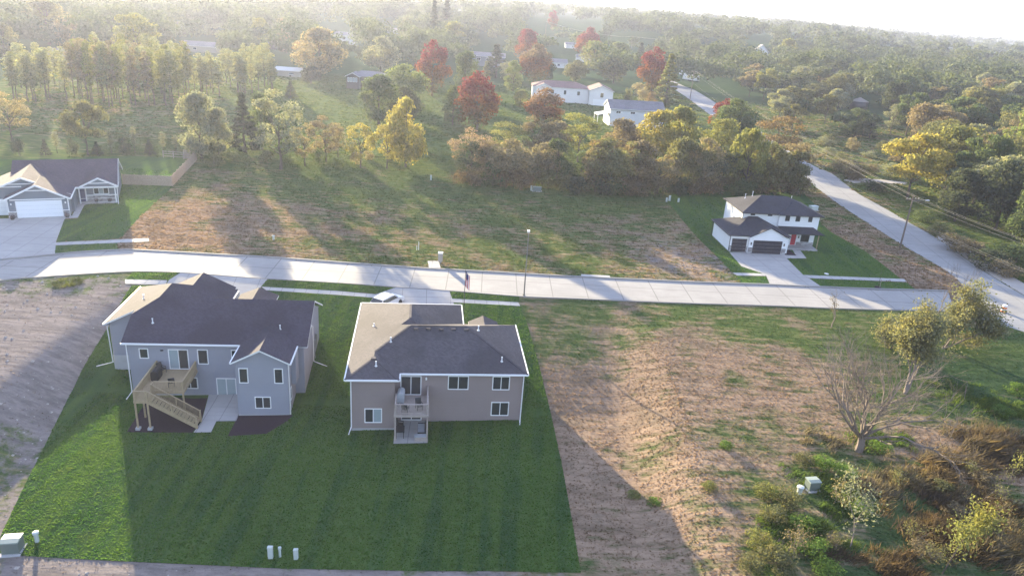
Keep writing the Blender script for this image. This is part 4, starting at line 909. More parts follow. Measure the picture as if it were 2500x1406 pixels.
for z in (.4, .9, 1.35): b = MB(); b.bar((-3.2, 0, z), (3.2, 0, z), .05, .12); b.build('rail', M['wood_grey'], T)
# ------------------------------------------------------------------ poles, lights, wires
p = G(1279, 723); T = thing('street_light', 'slim grey street light at the end of the sidewalk, mid street', 'street light', p); hL = 8.3
MB().tube([(0, 0, -.2), (0, 0, hL)], [.095, .055], 8).build('pole', M['galv'], T); MB().tube([(0, 0, hL - .95), (.0, .35, hL - .35), (0, 1.3, hL - .05)], .05, 6).build('arm', M['galv'], T)
b = MB(); b.prism([(1.0, 0), (1.9, .03), (1.9, .12), (1.0, .2)], 'x', -.16, .16); o = b.build('lamp_head', M['trim'], T); o.location.z = hL - .15
MB().lathe([(.16, 0), (.16, .25), (.1, .35)], 8).build('base_cover', M['galv'], T)
def solve_h(px, py, topx, topy):
    p = G(px, py); h = 1.0
    for _ in range(40):
        y = proj(p + Vector((0, 0, h)))[1]; y2 = proj(p + Vector((0, 0, h + 1)))[1]
        h += (topy - y) / (y2 - y)
    return p, h
WIRES = []
def util_pole(px, py, topy, label, deg, lamp=False, arm=1.25, trans=False):
    p, h = solve_h(px, py, px, topy); T = thing('utility_pole', label, 'utility pole', p, R(deg))
    MB().tube([(0, 0, -.3), (0, 0, h)], [.17, .11], 8).build('pole', M['pole_wood'], T)
    b = MB(); b.box(-arm, arm, -.06, .06, h - .7, h - .56); b.build('crossarm', M['pole_wood'], T)
    for x in (-arm + .08, -arm * .45, arm * .45, arm - .08): b = MB(); b.lathe([(.03, 0), (.06, .06), (.05, .16), (.02, .2)], 6, (x, 0, h - .56)); b.build('insulator', M['metal'], T)
    if lamp:
        MB().tube([(0, 0, h - 1.0), (.9, -.3, h - .75), (2.2, -.6, h - .55)], .045, 6).build('lamp_arm', M['galv'], T); b = MB(); b.prism([(-.16, 0), (.16, 0), (.12, .14), (-.12, .14)], 'x', 2.0, 2.7); o = b.build('lamp_head', M['metal'], T); o.location = (0, -.62, h - .68)
    if trans: b = MB(); b.lathe([(.02, 0), (.24, .02), (.24, .8), (.15, .88)], 10, (-.38, 0, h - 2.1)); b.build('transformer', M['metal'], T)
    R_ = Matrix.Rotation(R(deg), 3, 'Z')
    return [p + R_ @ Vector((x, 0, h - .36)) for x in (-arm + .08, -arm*.45, arm*.45, arm - .08)] + [p + Vector((0, 0, h * .60)), p + Vector((0, 0, h * .57))]
def wires(A, B, label, sag=.8, idx=(0, 2, 3, 4), r=.009):
    T = thing('power_line', label, 'power line', A[0])
    for i in idx:
        pts = [A[i].lerp(B[i], t / 14) - Vector((0, 0, 4 * sag * (t / 14) * (1 - t / 14))) - A[0] for t in range(15)]; MB().tube(pts, r, 4).build('wire', M['wire'], T)
pA = util_pole(2197, 605, 478, 'wooden utility pole with street lamp arm at the road bend', 15, True)
pB = util_pole(1622 + 62, 246, 172, 'thin utility pole beside the far bend of the road', 20)
pC = util_pole(2790, 905, 700, 'wooden utility pole beyond the right edge of the street corner', 12)
wires(pA, pB, 'overhead wires running up the road from the lamp pole', 1.6); wires(pA, pC, 'overhead wires running to the right from the lamp pole', .7, (0, 2, 3, 4, 5), .009)
p1 = util_pole(1328, 132, 52, 'tall pale utility pole near the red dome shaped tree', 70); p2 = util_pole(1487, 136, 86, 'utility pole with crossarm beside the pale green tree', 60); p3 = util_pole(1541, 118, 88, 'utility pole holding four wires before the far wood', 50); p4 = util_pole(1640, 150, 96, 'utility pole beside the dark roof near the red tree', 40)
wires(p3, p4, 'bundle of overhead wires dropping towards the red tree', .6, (0, 1, 2, 3, 4), .022); wires(p2, p3, 'short overhead wires between the two crossarm poles', .5, (0, 1, 2, 3), .02); wires(p1, p2, 'overhead wires crossing above the crimson maple', 1.2, (0, 1, 2, 3), .018)
# flag pole
p = G(1131, 786); p, h = solve_h(1131, 786, 1141, 660); T = thing('flagpole', 'slender dark flagpole with limp flag beside the taupe house', 'flagpole', p)
MB().tube([(0, 0, -.1), (0, 0, h)], [.055, .03], 8).build('pole', M['dark_metal'], T); MB().lathe([(.0, 0), (.06, .04), (.0, .1)], 8, (0, 0, h)).build('finial', M['gold_lamp'], T)
v = []; f = []; mi = []; nc, nr = 13, 14
for r_ in range(nr + 1):
    for c_ in range(nc + 1):
        t = c_ / nc; s_ = r_ / nr; v.append((.06 + .42 * t + .06 * math.sin(t * 14), .09 * math.sin(t * 9 + s_ * 3) , h - .15 - s_ * 1.9 - t * .55 * (1 - .3 * s_)))
for r_ in range(nr):
    for c_ in range(nc):
        a = r_ * (nc + 1) + c_; f.append((a, a + 1, a + nc + 2, a + nc + 1)); mi.append(1 if (r_ < 6 and c_ < 7) else (0 if c_ % 2 == 0 else 2))
mb = MB(); 
for q, k in zip(f, mi): mb.add([v[i] for i in q], [(0, 1, 2, 3)], k)
mb.build('flag', [M['flag_red'], M['flag_blue'], M['trim']], T)
# ------------------------------------------------------------------ utility boxes and small things
def pedestal(px, py, label, h=1.0, wd=.28, group=None, mat='util_white', round_=False, deg=5):
    T = thing('utility_pedestal', label, 'utility pedestal', G(px, py), R(deg), group)
    b = MB()
    if round_: b.lathe([(wd * .42, -.1), (wd * .42, h * .82), (wd * .55, h * .82), (wd * .55, h * .96), (wd * .3, h)], 12)
    else: b.box(-wd/2, wd/2, -wd*.4, wd*.4, -.1, h * .88)
    b.build('body', M[mat], T); c = MB()
    if round_: c.lathe([(wd * .6, h * .8), (wd * .6, h * .98), (wd * .2, h * 1.03)], 12)
    else: c.prism([(-wd*.46, h*.88), (wd*.46, h*.88), (wd*.4, h), (-wd*.2, h*1.04), (-wd*.46, h)], 'x', -wd*.54, wd*.54)
    c.build('cap', M[mat], T); return T
pedestal(661, 1362, 'tall white utility pedestal, leftmost of three at the lawn bottom', 1.05, .34); pedestal(684, 1359, 'thin white utility post between the two wider pedestals', .9, .21, round_=True); pedestal(723, 1364, 'shorter white utility pedestal, rightmost of three at the lawn bottom', .9, .3)
pedestal(91, 1322, 'pale cylindrical utility pedestal beside the green transformer box', .9, .36, round_=True)
def transformer(px, py, label, wd=1.15, dp=1.0, h=1.05, mat='util_green', deg=12):
    T = thing('transformer_box', label, 'transformer', G(px, py), R(deg)); b = MB(); b.box(-wd/2, wd/2, -dp/2, dp/2, .0, h * .9); b.build('cabinet', M[mat], T)
    b = MB(); b.prism([(-dp*.55, h*.9), (dp*.55, h*.9), (dp*.55, h), (-dp*.1, h*1.06), (-dp*.55, h)], 'x', -wd*.54, wd*.54); b.build('lid', M['util_lid' if mat == 'util_green' else mat], T); b = MB(); b.box(-wd*.62, wd*.62, -dp*.75, dp*.62, -.3, .06); b.build('pad', M['foundation'], T)
    return T
transformer(33, 1342, 'green grey transformer box on a concrete pad at the bottom left corner'); transformer(1981, 1192, 'grey transformer box sunk in weeds on the right', .95, .8, .9); pedestal(1951, 1204, 'white utility pedestal in the weeds beside the grey transformer', .7, .5, round_=True)
pedestal(1627, 493, 'thin white marker, leftmost of three near the white house lawn', .8, .3); pedestal(1634, 491, 'taller white marker, middle of three near the white house lawn', 1.1, .35); pedestal(1656, 494, 'short white marker, rightmost of three near the white house lawn', .8, .32)
T = transformer(1311, 467, 'long low grey utility box at the foot of the tree line', 1.6, .8, .9, 'util_green', 4); pedestal(1297, 466, 'white post left of the long utility box by the tree line', 1.0, .35)
pedestal(1052, 440, 'white marker post at the far edge of the field', 1.0, .3); pedestal(668, 586, 'small white marker stub in the field near the street', .7, .35, round_=True)
T = thing('survey_stake', 'pair of white survey stakes in the middle of the field', 'stake', G(1020, 611))
for x, h in ((-.15, .7), (.12, 1.3)): b = MB(); b.box(x - .04, x + .04, -.03, .03, -.1, h); b.build('stake', M['trim'], T)
T = thing('mailbox_unit', 'grey cluster mailbox on its concrete pad at the street edge', 'mailbox', G(1075, 643), R(3)); b = MB(); b.box(-.3, .3, -.35, .35, .35, 1.55); b.build('cabinet', M['metal'], T); b = MB(); b.box(-.12, .12, -.12, .12, 0, .35); b.build('pedestal', M['metal'], T); b = MB(); b.box(-.34, .34, -.4, .4, 1.55, 1.62); b.build('roof_cap', M['trim'], T)
for k in range(4):
    for j in range(2): b = MB(); b.box(-.27 + j * .28, -.02 + j * .28, -.37, -.35, .42 + k * .28, .66 + k * .28); b.build('mail_door', M['metal'], T)
transformer(1985, 513, 'pale green transformer behind the white house', 1.5, 1.0, .85, 'util_white', 20)
T = thing('storm_drain', 'dark storm drain hood let into the far kerb', 'drain', G(1455, 679), R(3)); b = MB(); b.box(-2.0, 2.0, -.05, .75, .0, .2); b.build('slab', M['foundation'], T); b = MB(); b.box(-1.7, 1.7, -.09, -.04, .03, .15); b.build('opening', M['black'], T)
T = thing('traffic_barrel', 'orange and white traffic barrel at the road corner', 'traffic barrel', G(2449, 762), 0)
for k in range(4): MB().lathe([(.36 - k * .025, k * .27), (.345 - k * .025, k * .27 + .262)], 14).build('band', M['orange'] if k % 2 == 0 else M['trim'], T)
MB().lathe([(.45, -.03), (.45, .06)], 8).build('base', M['rubber'], T)
T = thing('sprinkler_lid', 'small pale valve lid in the lawn of the white house', 'valve lid', G(2018, 669)); b = MB(); b.lathe([(.35, 0), (.33, .06)], 10); b.build('lid', M['trim'], T)
T = thing('sapling', 'young staked tree in the strip before the white house', 'tree', G(2143, 702)); MB().tube([(0, 0, 0), (.02, 0, 1.4), (0, .02, 2.6)], [.035, .025, .01], 5).build('trunk', M['bark'], T)
b = MB(); b.box(.25, .3, -.02, .02, 0, 1.3); b.build('stake', M['fence_wood'], T); MB().lathe([(.5, .05), (.42, .12)], 9).build('mulch_ring', M['mulch'], T)
def car(px, py, deg, label, mat, name='parked_car'):
    T = thing(name, label, 'car', G(px, py, .05), R(deg)); prof = [(-2.25, .35), (-2.28, .8), (-2.1, 1.0), (-1.75, 1.55), (-.2, 1.66), (.55, 1.55), (1.25, 1.02), (2.15, .88), (2.3, .6), (2.25, .35)]
    b = MB(); n = len(prof); w0 = [.9 if z < 1.05 else .72 for x, z in prof]
    v = [(x, -q, z) for (x, z), q in zip(prof, w0)] + [(x, q, z) for (x, z), q in zip(prof, w0)]
    b.add(v, [tuple(range(n)), tuple(range(n, 2*n))[::-1]] + [(i, n+i, n+(i+1) % n, (i+1) % n) for i in range(n)]); bd = b.build('body', mat, T)
    g = MB(); g.add([(.6, -.68, 1.54), (1.22, -.82, 1.08), (1.22, .82, 1.08), (.6, .68, 1.54)], [(0, 1, 2, 3)]); g.build('windshield', M['glass'], T).location = (.03, 0, .03)
    g = MB(); g.add([(-1.78, -.68, 1.53), (-2.1, -.8, 1.06), (-2.1, .8, 1.06), (-1.78, .68, 1.53)], [(3, 2, 1, 0)]); g.build('rear_window', M['glass'], T).location = (-.03, 0, .02)
    for sy in (-1, 1): g = MB(); g.add([(-1.7, sy * .755, 1.48), (-1.85, sy * .89, 1.08), (1.05, sy * .89, 1.08), (.45, sy * .755, 1.48)], [(0, 1, 2, 3)]); g.build('side_window', M['glass'], T).location = (0, sy * .02, 0)
    for sx in (-1.4, 1.42):
        for sy in (-.82, .82): w_ = MB(); w_.tube([(sx, sy - .11, .34), (sx, sy + .11, .34)], .34, 14); w_.build('wheel', M['rubber'], T)
    for sy in (-.62, .62): l = MB(); l.box(2.2, 2.3, sy - .18, sy + .18, .62, .78); l.build('headlight', M['trim'], T); l = MB(); l.box(-2.31, -2.22, sy - .15, sy + .15, .75, .95); l.build('tail_light', M['red'], T)
    return T
car(945, 748, 62, 'white car parked in the driveway, half hidden by the taupe roof', M['paint_white']); car(718, 188, 10, 'silver car parked beside the metal shed', M['metal'])
#@@TREES
# ------------------------------------------------------------------ trees
def envelope(kind, t):
    if kind in ('round', 'bush'): return math.sqrt(max(0, 1 - ((t - .46) / .54) ** 2))
    if kind == 'maple': return math.sqrt(max(0, 1 - ((t - .36) / .64) ** 2)) if t > .36 else math.sqrt(max(0, 1 - ((t - .36) / .42) ** 2))
    if kind == 'cone': return max(.04, (1 - t) ** .85)
    if kind == 'column': return .45 + .55 * math.sin(math.pi * min(1, t * .95 + .05)) if t < .95 else .3
    if kind == 'broad': return math.sqrt(max(0, 1 - ((t - .35) / .66) ** 2))
    if kind == 'wispy': return math.sqrt(max(0, 1 - ((t - .5) / .52) ** 2))
KINDS = dict(round=(5, 11, .10, 30, 6000, .27, .40), maple=(4.3, 12, .06, 34, 6400, .24, .36), cone=(3.1, 13, .05, 46, 4600, .25, .26), column=(1.55, 15, .30, 16, 1500, .22, .62),
             broad=(6.5, 11, .34, 24, 5200, .28, .33), wispy=(6, 12.5, .2, 22, 3300, .23, .30), bush=(2.2, 3, .02, 14, 1600, .14, .45))
def leaf_quads(P, Nrm, size, g):
    n = len(P); a = g.normal(size=(n, 3)); a -= (a * Nrm).sum(1)[:, None] * Nrm; a /= np.linalg.norm(a, axis=1)[:, None] + 1e-9; b = np.cross(Nrm, a)
    s = size * g.uniform(.55, 1.25, (n, 1)); a = a * s * .62; b = b * s
    V = np.stack([P - b, P + a + Nrm * s * .12, P + b, P - a + Nrm * s * .12], 1).reshape(-1, 3)
    return V, np.arange(4 * n).reshape(n, 4)
def make_crown(kind, seed):
    r, h, base, nc, nl, ls, cr = KINDS[kind]; g = np.random.default_rng(seed); z0 = base * h; H = h - z0; C = []; RR = []
    for k in range(nc):
        t = (k + .5) / nc if kind in ('cone', 'column') else g.beta(1.25, 1.15); e = envelope(kind, t)
        rc = cr * r * g.uniform(.7, 1.2) * (.55 + .45 * e); a = k * 2.399963 + g.uniform(-.5, .5)
        rad = max(0, e * r - rc * .75) * (g.uniform(.55, 1.0) if kind != 'column' else g.uniform(.2, 1)); C.append((rad * math.cos(a), rad * math.sin(a), z0 + t * H)); RR.append(rc)
    C = np.array(C); RR = np.array(RR); C[:, 2] = np.clip(C[:, 2], z0 + RR * .5, h - RR * .45)
    k = g.choice(nc, nl, p=RR ** 2 / (RR ** 2).sum()); d = g.normal(size=(nl, 3)); d[:, 2] = d[:, 2] * .8 + .25; d /= np.linalg.norm(d, axis=1)[:, None]
    flat = np.array((1, 1, .55 if kind in ('broad', 'wispy', 'cone') else .85))
    P = C[k] + d * flat * RR[k][:, None] * (g.uniform(.35, 1.12, (nl, 1)) ** .6)
    Nn = d + g.normal(size=(nl, 3)) * .75; 
    if kind == 'cone': Nn[:, 2] += .4
    Nn /= np.linalg.norm(Nn, axis=1)[:, None]
    P[:, 2] = np.maximum(P[:, 2], .05 * h if kind == 'bush' else z0 * .5)
    V, F = leaf_quads(P, Nn, ls, g); return V, F, C, RR
def make_trunk(kind, seed, C):
    r, h, base, nc = KINDS[kind][:4]; g = random.Random(seed); mb = MB(); tr = {'column': .13, 'cone': .22, 'bush': .07}.get(kind, .27); top = h * (.9 if kind in ('cone', 'column') else .62)
    n = 6; pts = [(g.uniform(-.12, .12) * (k > 0), g.uniform(-.12, .12) * (k > 0), -.3 + (top + .3) * k / n) for k in range(n + 1)]
    mb.tube(pts, [tr * (1.25 if k == 0 else 1 - .8 * k / n) for k in range(n + 1)], 6)
    if kind in ('round', 'maple', 'broad', 'wispy', 'bush'):
        for k in range(0, len(C), 2):
            c = Vector(C[k]); zb = max(base * h * .55, min(top * .85, c.z * .55)); s = Vector((0, 0, zb)); m_ = s.lerp(c, .5) + Vector((g.uniform(-.3, .3), g.uniform(-.3, .3), -.25)); mb.tube([s, m_, c], [tr * .42, tr * .25, tr * .08], 5, False)
    return mb
PROTO = {}
for ki, kind in enumerate(KINDS):
    PROTO[kind] = []
    for v_ in range(4 if kind in ('round', 'broad', 'wispy') else 3):
        V, F, C, RR = make_crown(kind, 100 + ki * 10 + v_); cm = np_mesh('crown_' + kind, V, F, M['leaf']); tm = make_trunk(kind, ki * 7 + v_, C).mesh('trunk_' + kind); tm.materials.append(M['bark'])
        cm2 = cm.copy(); cm2.materials.clear(); cm2.materials.append(M['leaf_maple']); PROTO[kind].append((cm, tm, cm2))
TREES = []
def tree(p, h, wd, kind, col, label, name='tree', group=None, cat='tree', maple=False, jitter=True, lean=None):
    r, hn = KINDS[kind][:2]; cm, tm, cm2 = PROTO[kind][rnd.randrange(len(PROTO[kind]))]
    T = thing(name, label, cat, (p[0], p[1], p[2]), rnd.uniform(0, 6.28), group)
    if lean: T.rotation_euler = (lean[0], lean[1], rnd.uniform(0, 6.28))
    sx = wd / 2 / r; sc = (sx, sx, h / hn)
    a = bpy.data.objects.new('trunk', tm); b = bpy.data.objects.new('crown', cm2 if maple else cm)
    for o in (a, b): COL.objects.link(o); o.parent = T; o.scale = sc
    k = rnd.uniform(.88, 1.14) if jitter else 1
    b.color = (col[0] * k, col[1] * k, col[2] * k, 1); TREES.append((p[0], p[1])); return T
C_ = dict(green=(0.096, 0.130, 0.071), olive=(0.147, 0.153, 0.089), yellow=(0.305, 0.277, 0.101), ygreen=(0.203, 0.215, 0.089), lgreen=(0.169, 0.209, 0.095), brown=(0.186, 0.158, 0.119), pink=(0.249, 0.198, 0.172), red=(.19, .05, .055),
          crimson=(.19, .05, .06), orange=(.20, .13, .08), silver=(0.215, 0.232, 0.178), dark=(0.068, 0.085, 0.065), spruce=(0.090, 0.113, 0.095), rust=(0.186, 0.141, 0.095), tan=(0.237, 0.209, 0.148), pale=(0.186, 0.192, 0.125), poplar=(0.266, 0.282, 0.178), weed=(0.113, 0.186, 0.053))
def pt(x, yb, yt, wpx, kind, col, label, name='tree', cat='tree', maple=False, lean=None):
    p, h = solve_h(x, yb, x, yt); dep = (p - Vector((0, 0, CAM_H))).dot(FW); return tree(p, h, wpx * dep / FPX, kind, C_[col], label, name, None, cat, maple, False, lean)
# trees that stand out one by one: x, base y, top y, width (photo pixels)
for a in (
 (215, 379, 246, 112, 'broad', 'olive', 'broad brown green tree standing behind the slate house roof'),
 (492, 388, 232, 120, 'round', 'silver', 'silvery green tree right beside the end of the plank fence'),
 (535, 380, 268, 84, 'round', 'silver', 'smaller silvery tree just right of the fence end tree'),
 (598, 372, 226, 100, 'cone', 'dark', 'dark conifer between the silvery tree and the pale olive tree'),
 (640, 365, 235, 80, 'round', 'green', 'dull green tree behind the pale olive tree'),
 (685, 414, 222, 172, 'wispy', 'silver', 'tall wispy pale olive tree at the field edge, left of the yellow trees'),
 (745, 405, 300, 85, 'wispy', 'tan', 'thin tan tree just right of the tall wispy olive tree'),
 (795, 396, 285, 105, 'wispy', 'brown', 'brownish purple small tree at the field edge'),
 (826, 385, 300, 60, 'wispy', 'tan', 'slim tan tree left of the yellow trees'),
 (880, 410, 303, 92, 'wispy', 'yellow', 'left one of the yellow trees at the field edge'),
 (945, 412, 300, 90, 'wispy', 'yellow', 'middle one of the yellow trees at the field edge'),
 (990, 408, 245, 112, 'round', 'yellow', 'tallest yellow tree with tan top at the field edge'),
 (925, 305, 188, 118, 'round', 'green', 'dark green round tree on the lawn below the ranch house'),
 (990, 262, 160, 118, 'round', 'lgreen', 'light green round tree touching the right end of the ranch house'),
 (985, 300, 215, 95, 'round', 'dark', 'dark tree low behind the tallest yellow tree'),
 (1105, 130, 57, 80, 'round', 'ygreen', 'yellow green tree above the red topped tree'),
 (1105, 306, 212, 56, 'maple', 'green', 'narrow green tree left of the large red maple'),
 (1135, 228, 130, 72, 'round', 'green', 'green tree right of the red topped tree'),
 (1252, 222, 150, 48, 'maple', 'lgreen', 'small light green tree before the round grey green tree'),
 (1248, 200, 150, 66, 'round', 'silver', 'smooth round grey green tree behind the small light green one'),
 (1270, 262, 222, 45, 'round', 'ygreen', 'low yellow green tree left of the white red roofed house'),
 (1210, 190, 108, 88, 'cone', 'spruce', 'bluish spruce in front of the blue grey two level house'),
 (1185, 212, 150, 46, 'cone', 'silver', 'pale spruce above the large red maple'),
 (1330, 200, 130, 60, 'round', 'dark', 'dark tree left of the round olive tree'),
 (1405, 200, 148, 66, 'round', 'olive', 'round olive tree behind the white red roofed house'),
 (1497, 203, 143, 74, 'round', 'olive', 'second round olive tree, right of the first behind the white house'),
 (1450, 172, 104, 80, 'round', 'ygreen', 'bright green willow like tree before the crimson maple'),
 (1512, 152, 106, 70, 'round', 'lgreen', 'light green tree under the wires'),
 (1560, 165, 103, 54, 'cone', 'spruce', 'blue spruce right of the light green tree under the wires'),
 (1470, 188, 138, 34, 'cone', 'spruce', 'small blue spruce between the round olive trees'),
 (1625, 250, 132, 86, 'cone', 'ygreen', 'tall yellow green conifer by the road bend'),
 (1625, 262, 232, 26, 'cone', 'dark', 'small dark upright evergreen at the right end of the white shed'),
 (1000, 105, 52, 74, 'broad', 'green', 'flat topped green tree right of the blue walled house'),
 (1058, 130, 0, 58, 'cone', 'dark', 'tall dark pine, left one of the pair above the red topped tree'),
 (1088, 112, -8, 56, 'cone', 'dark', 'tall dark pine, right one of the pair'),
 (930, 175, 92, 96, 'round', 'silver', 'grey green tree left above the ranch house roof'),
 (700, 130, 90, 50, 'round', 'rust', 'small rusty tree left of the big orange tree'),
 (780, 190, 75, 140, 'round', 'tan', 'big orange tan tree with slender trunks beside the sunny lawn'),
 (740, 175, 100, 70, 'wispy', 'orange', 'pale orange tree joined to the left of the big orange tan tree'),
 (340, 150, 34, 120, 'broad', 'ygreen', 'large pale yellow tree behind the poplars, right of the red tree'),
 (710, 240, 198, 38, 'cone', 'dark', 'small dark pointed spruce on the sunny lawn'),
 (760, 205, 165, 60, 'round', 'dark', 'dark shrubby tree right of the metal shed'),
 (120, 110, 5, 130, 'round', 'olive', 'huge hazy brown tree at the top left'),
 (15, 150, 60, 80, 'round', 'olive', 'dark hazy tree at the left edge above the poplars'),
 (30, 345, 225, 110, 'wispy', 'tan', 'leaning tan tree at the left edge behind the slate house'),
 (1150, 430, 312, 128, 'wispy', 'pink', 'pinkish bare looking tree at the left end of the tree line'),
 (1195, 440, 345, 75, 'wispy', 'brown', 'brown twiggy tree between the pinkish tree and the yellow tinted one'),
 (1245, 379, 295, 118, 'wispy', 'ygreen', 'yellow tinted ragged tree near the left end of the tree line'),
 (1300, 389, 285, 90, 'wispy', 'brown', 'mauve brown tree in the tree line with a pale slender trunk'),
 (1350, 392, 300, 105, 'round', 'tan', 'tan tree in the middle of the tree line'),
 (1410, 396, 270, 112, 'wispy', 'ygreen', 'yellow green tree in the tree line below the orange red maple'),
 (1462, 465, 335, 90, 'wispy', 'rust', 'rusty low tree in the tree line below the shed awning'),
 (1515, 400, 298, 128, 'round', 'brown', 'brown green tree in the tree line below the white shed'),
 (1598, 404, 275, 128, 'round', 'yellow', 'bright yellow tree in the tree line at the shed corner'),
 (1655, 406, 268, 105, 'round', 'ygreen', 'yellow green tree right of the bright yellow tree'),
 (1700, 474, 350, 80, 'wispy', 'olive', 'dark olive tree in the gap right of the yellow trees'),
 (1755, 409, 295, 120, 'round', 'ygreen', 'yellow green tree behind the white house left roof'),
 (1815, 474, 315, 110, 'broad', 'ygreen', 'golden olive tree behind the white house ridge'),
 (1890, 406, 284, 155, 'wispy', 'rust', 'orange brown open tree at the right end of the tree line by the road'),
 (1925, 468, 340, 105, 'wispy', 'brown', 'brown brushy tree beside the road'),
 (1785, 360, 245, 120, 'round', 'green', 'green tree behind the red one near the hidden road'),
 (1935, 292, 214, 112, 'broad', 'olive', 'olive spreading tree in the clearing right of the road'),
 (1900, 300, 235, 60, 'broad', 'silver', 'small grey tree left of the olive spreading tree'),
 (1998, 268, 205, 80, 'broad', 'olive', 'olive tree in front of the left side of the half hidden white house'),
 (2046, 262, 203, 70, 'round', 'silver', 'grey green tree in front of the right side of the half hidden white house'),
 (2085, 335, 268, 86, 'round', 'green', 'green rounded tree before the grey bin'),
 (2122, 338, 278, 42, 'cone', 'dark', 'dark evergreen beside the green rounded tree in the clearing'),
 (2215, 482, 328, 176, 'broad', 'yellow', 'large golden tree right of the road with a forked trunk'),
 (2300, 480, 345, 120, 'broad', 'olive', 'olive tree crowding the large golden tree'),
 (2375, 500, 330, 140, 'broad', 'green', 'dark green tree right of the golden tree'),
 (2470, 470, 270, 130, 'round', 'lgreen', 'bright green tree at the right edge'),
 (2430, 560, 395, 140, 'round', 'dark', 'very dark tree above the road at the right edge'),
 (2330, 540, 420, 110, 'round', 'dark', 'dark rounded tree below the golden tree'),
 (2500, 600, 440, 120, 'round', 'green', 'green tree cut by the right edge above the road'),
 (2235, 330, 280, 70, 'round', 'dark', 'dark green tree in the hazy hollow on the right'),
 (1915, 160, 98, 66, 'round', 'ygreen', 'yellow green tree right of the white gabled house in the woods')): pt(*a)
for a in (
 (1055, 235, 100, 92, 'maple', 'red', 'tree with a red top and brown green sides left of the large red maple'),
 (1163, 322, 176, 118, 'maple', 'red', 'large red and orange maple in the middle distance'),
 (1325, 312, 215, 108, 'maple', 'orange', 'orange red round maple in front of the white red roofed house'),
 (1285, 160, 76, 70, 'round', 'crimson', 'crimson dome shaped tree above the dark round tree'),
 (1303, 205, 110, 88, 'round', 'rust', 'dark round tree with rusty top below the crimson dome'),
 (1432, 150, 69, 66, 'round', 'crimson', 'crimson maple leaning over the small white shed'),
 (1588, 235, 117, 80, 'maple', 'red', 'red tree beside the tall yellow green conifer'),
 (1760, 345, 243, 76, 'maple', 'red', 'small red and orange tree by the road right of the tree line'),
 (282, 100, 38, 56, 'round', 'crimson', 'hazy red tree far left behind the poplars'),
 (1350, 60, 26, 28, 'maple', 'red', 'small far red tree near the skyline'),
 (985, 118, 70, 10, 'maple', 'red', 'tiny red tree right of the blue walled house')): pt(*a, 'maple_tree', 'tree', True)
# evergreen row and slim saplings behind the slate house
for k, x in enumerate((47, 112, 178, 238, 305, 366)): pt(x, 380, (338, 340, 338, 346, 338, 340)[k], 34, 'cone' if k % 2 else 'bush', 'dark', 'dark evergreen shrub in the row behind the slate house, %s from the left' % ('first', 'second', 'third', 'fourth', 'fifth', 'sixth')[k], 'evergreen_shrub', 'shrub')
for k, x in enumerate((140, 272, 330, 400, 430)): pt(x, 374, (322, 318, 310, 322, 330)[k], 20, 'column', 'silver', ('slim silvery sapling between the second and third evergreens', 'slim silvery sapling between the fourth and fifth evergreens', 'tallest slim sapling between the fifth and sixth evergreens', 'slim yellowish sapling right of the evergreen row', 'small sapling beside the dark rail fence')[k], 'sapling')
# poplar plantation in rows
G0 = 'poplars of the plantation on the left'
for i, (x0, x1, yb0, yb1, top, n) in enumerate(((28, 170, 255, 205, 108, 15), (180, 330, 262, 205, 82, 22), (320, 465, 262, 200, 92, 22), (475, 600, 240, 195, 118, 14), (585, 672, 236, 198, 108, 12))):
    for k in range(n):
        u = rnd.random(); x = x0 + (x1 - x0) * (k + rnd.random()) / n; yb = yb0 + (yb1 - yb0) * rnd.random(); p, h = solve_h(x, yb, x, top + (yb - yb1) * .45 + rnd.uniform(-8, 12)); 
        side = ('left', 'left', 'middle', 'right', 'right')[i]
        tree(p, h, rnd.uniform(3.4, 5.2), 'column', C_[('poplar', 'tan', 'ygreen')[rnd.randrange(3)] if i in (1, 2) else 'poplar'], 'tall thin poplar in the %s of the poplar rows' % side, 'poplar_tree', 'poplars in the %s rows' % side)
# lower front row of the tree line
for k in range(22):
    x = 1135 + 800 * (k + rnd.uniform(.1, .9)) / 22; yb = 446 + 28 * min(1, (x - 1100) / 350) + rnd.uniform(-14, 0); p, h = solve_h(x, yb, x, rnd.uniform(338, 385)); c = rnd.choice(('brown', 'olive', 'olive', 'tan', 'green', 'ygreen', 'brown', 'dark'))
    tree(p, h, h * rnd.uniform(.8, 1.15), rnd.choice(('wispy', 'round', 'round')), C_[c], 'small ragged %s tree in the front row of the tree line' % c.replace('ygreen', 'yellow green').replace('dark', 'dark green'), 'tree', 'front row of the tree line, %s trees' % c)
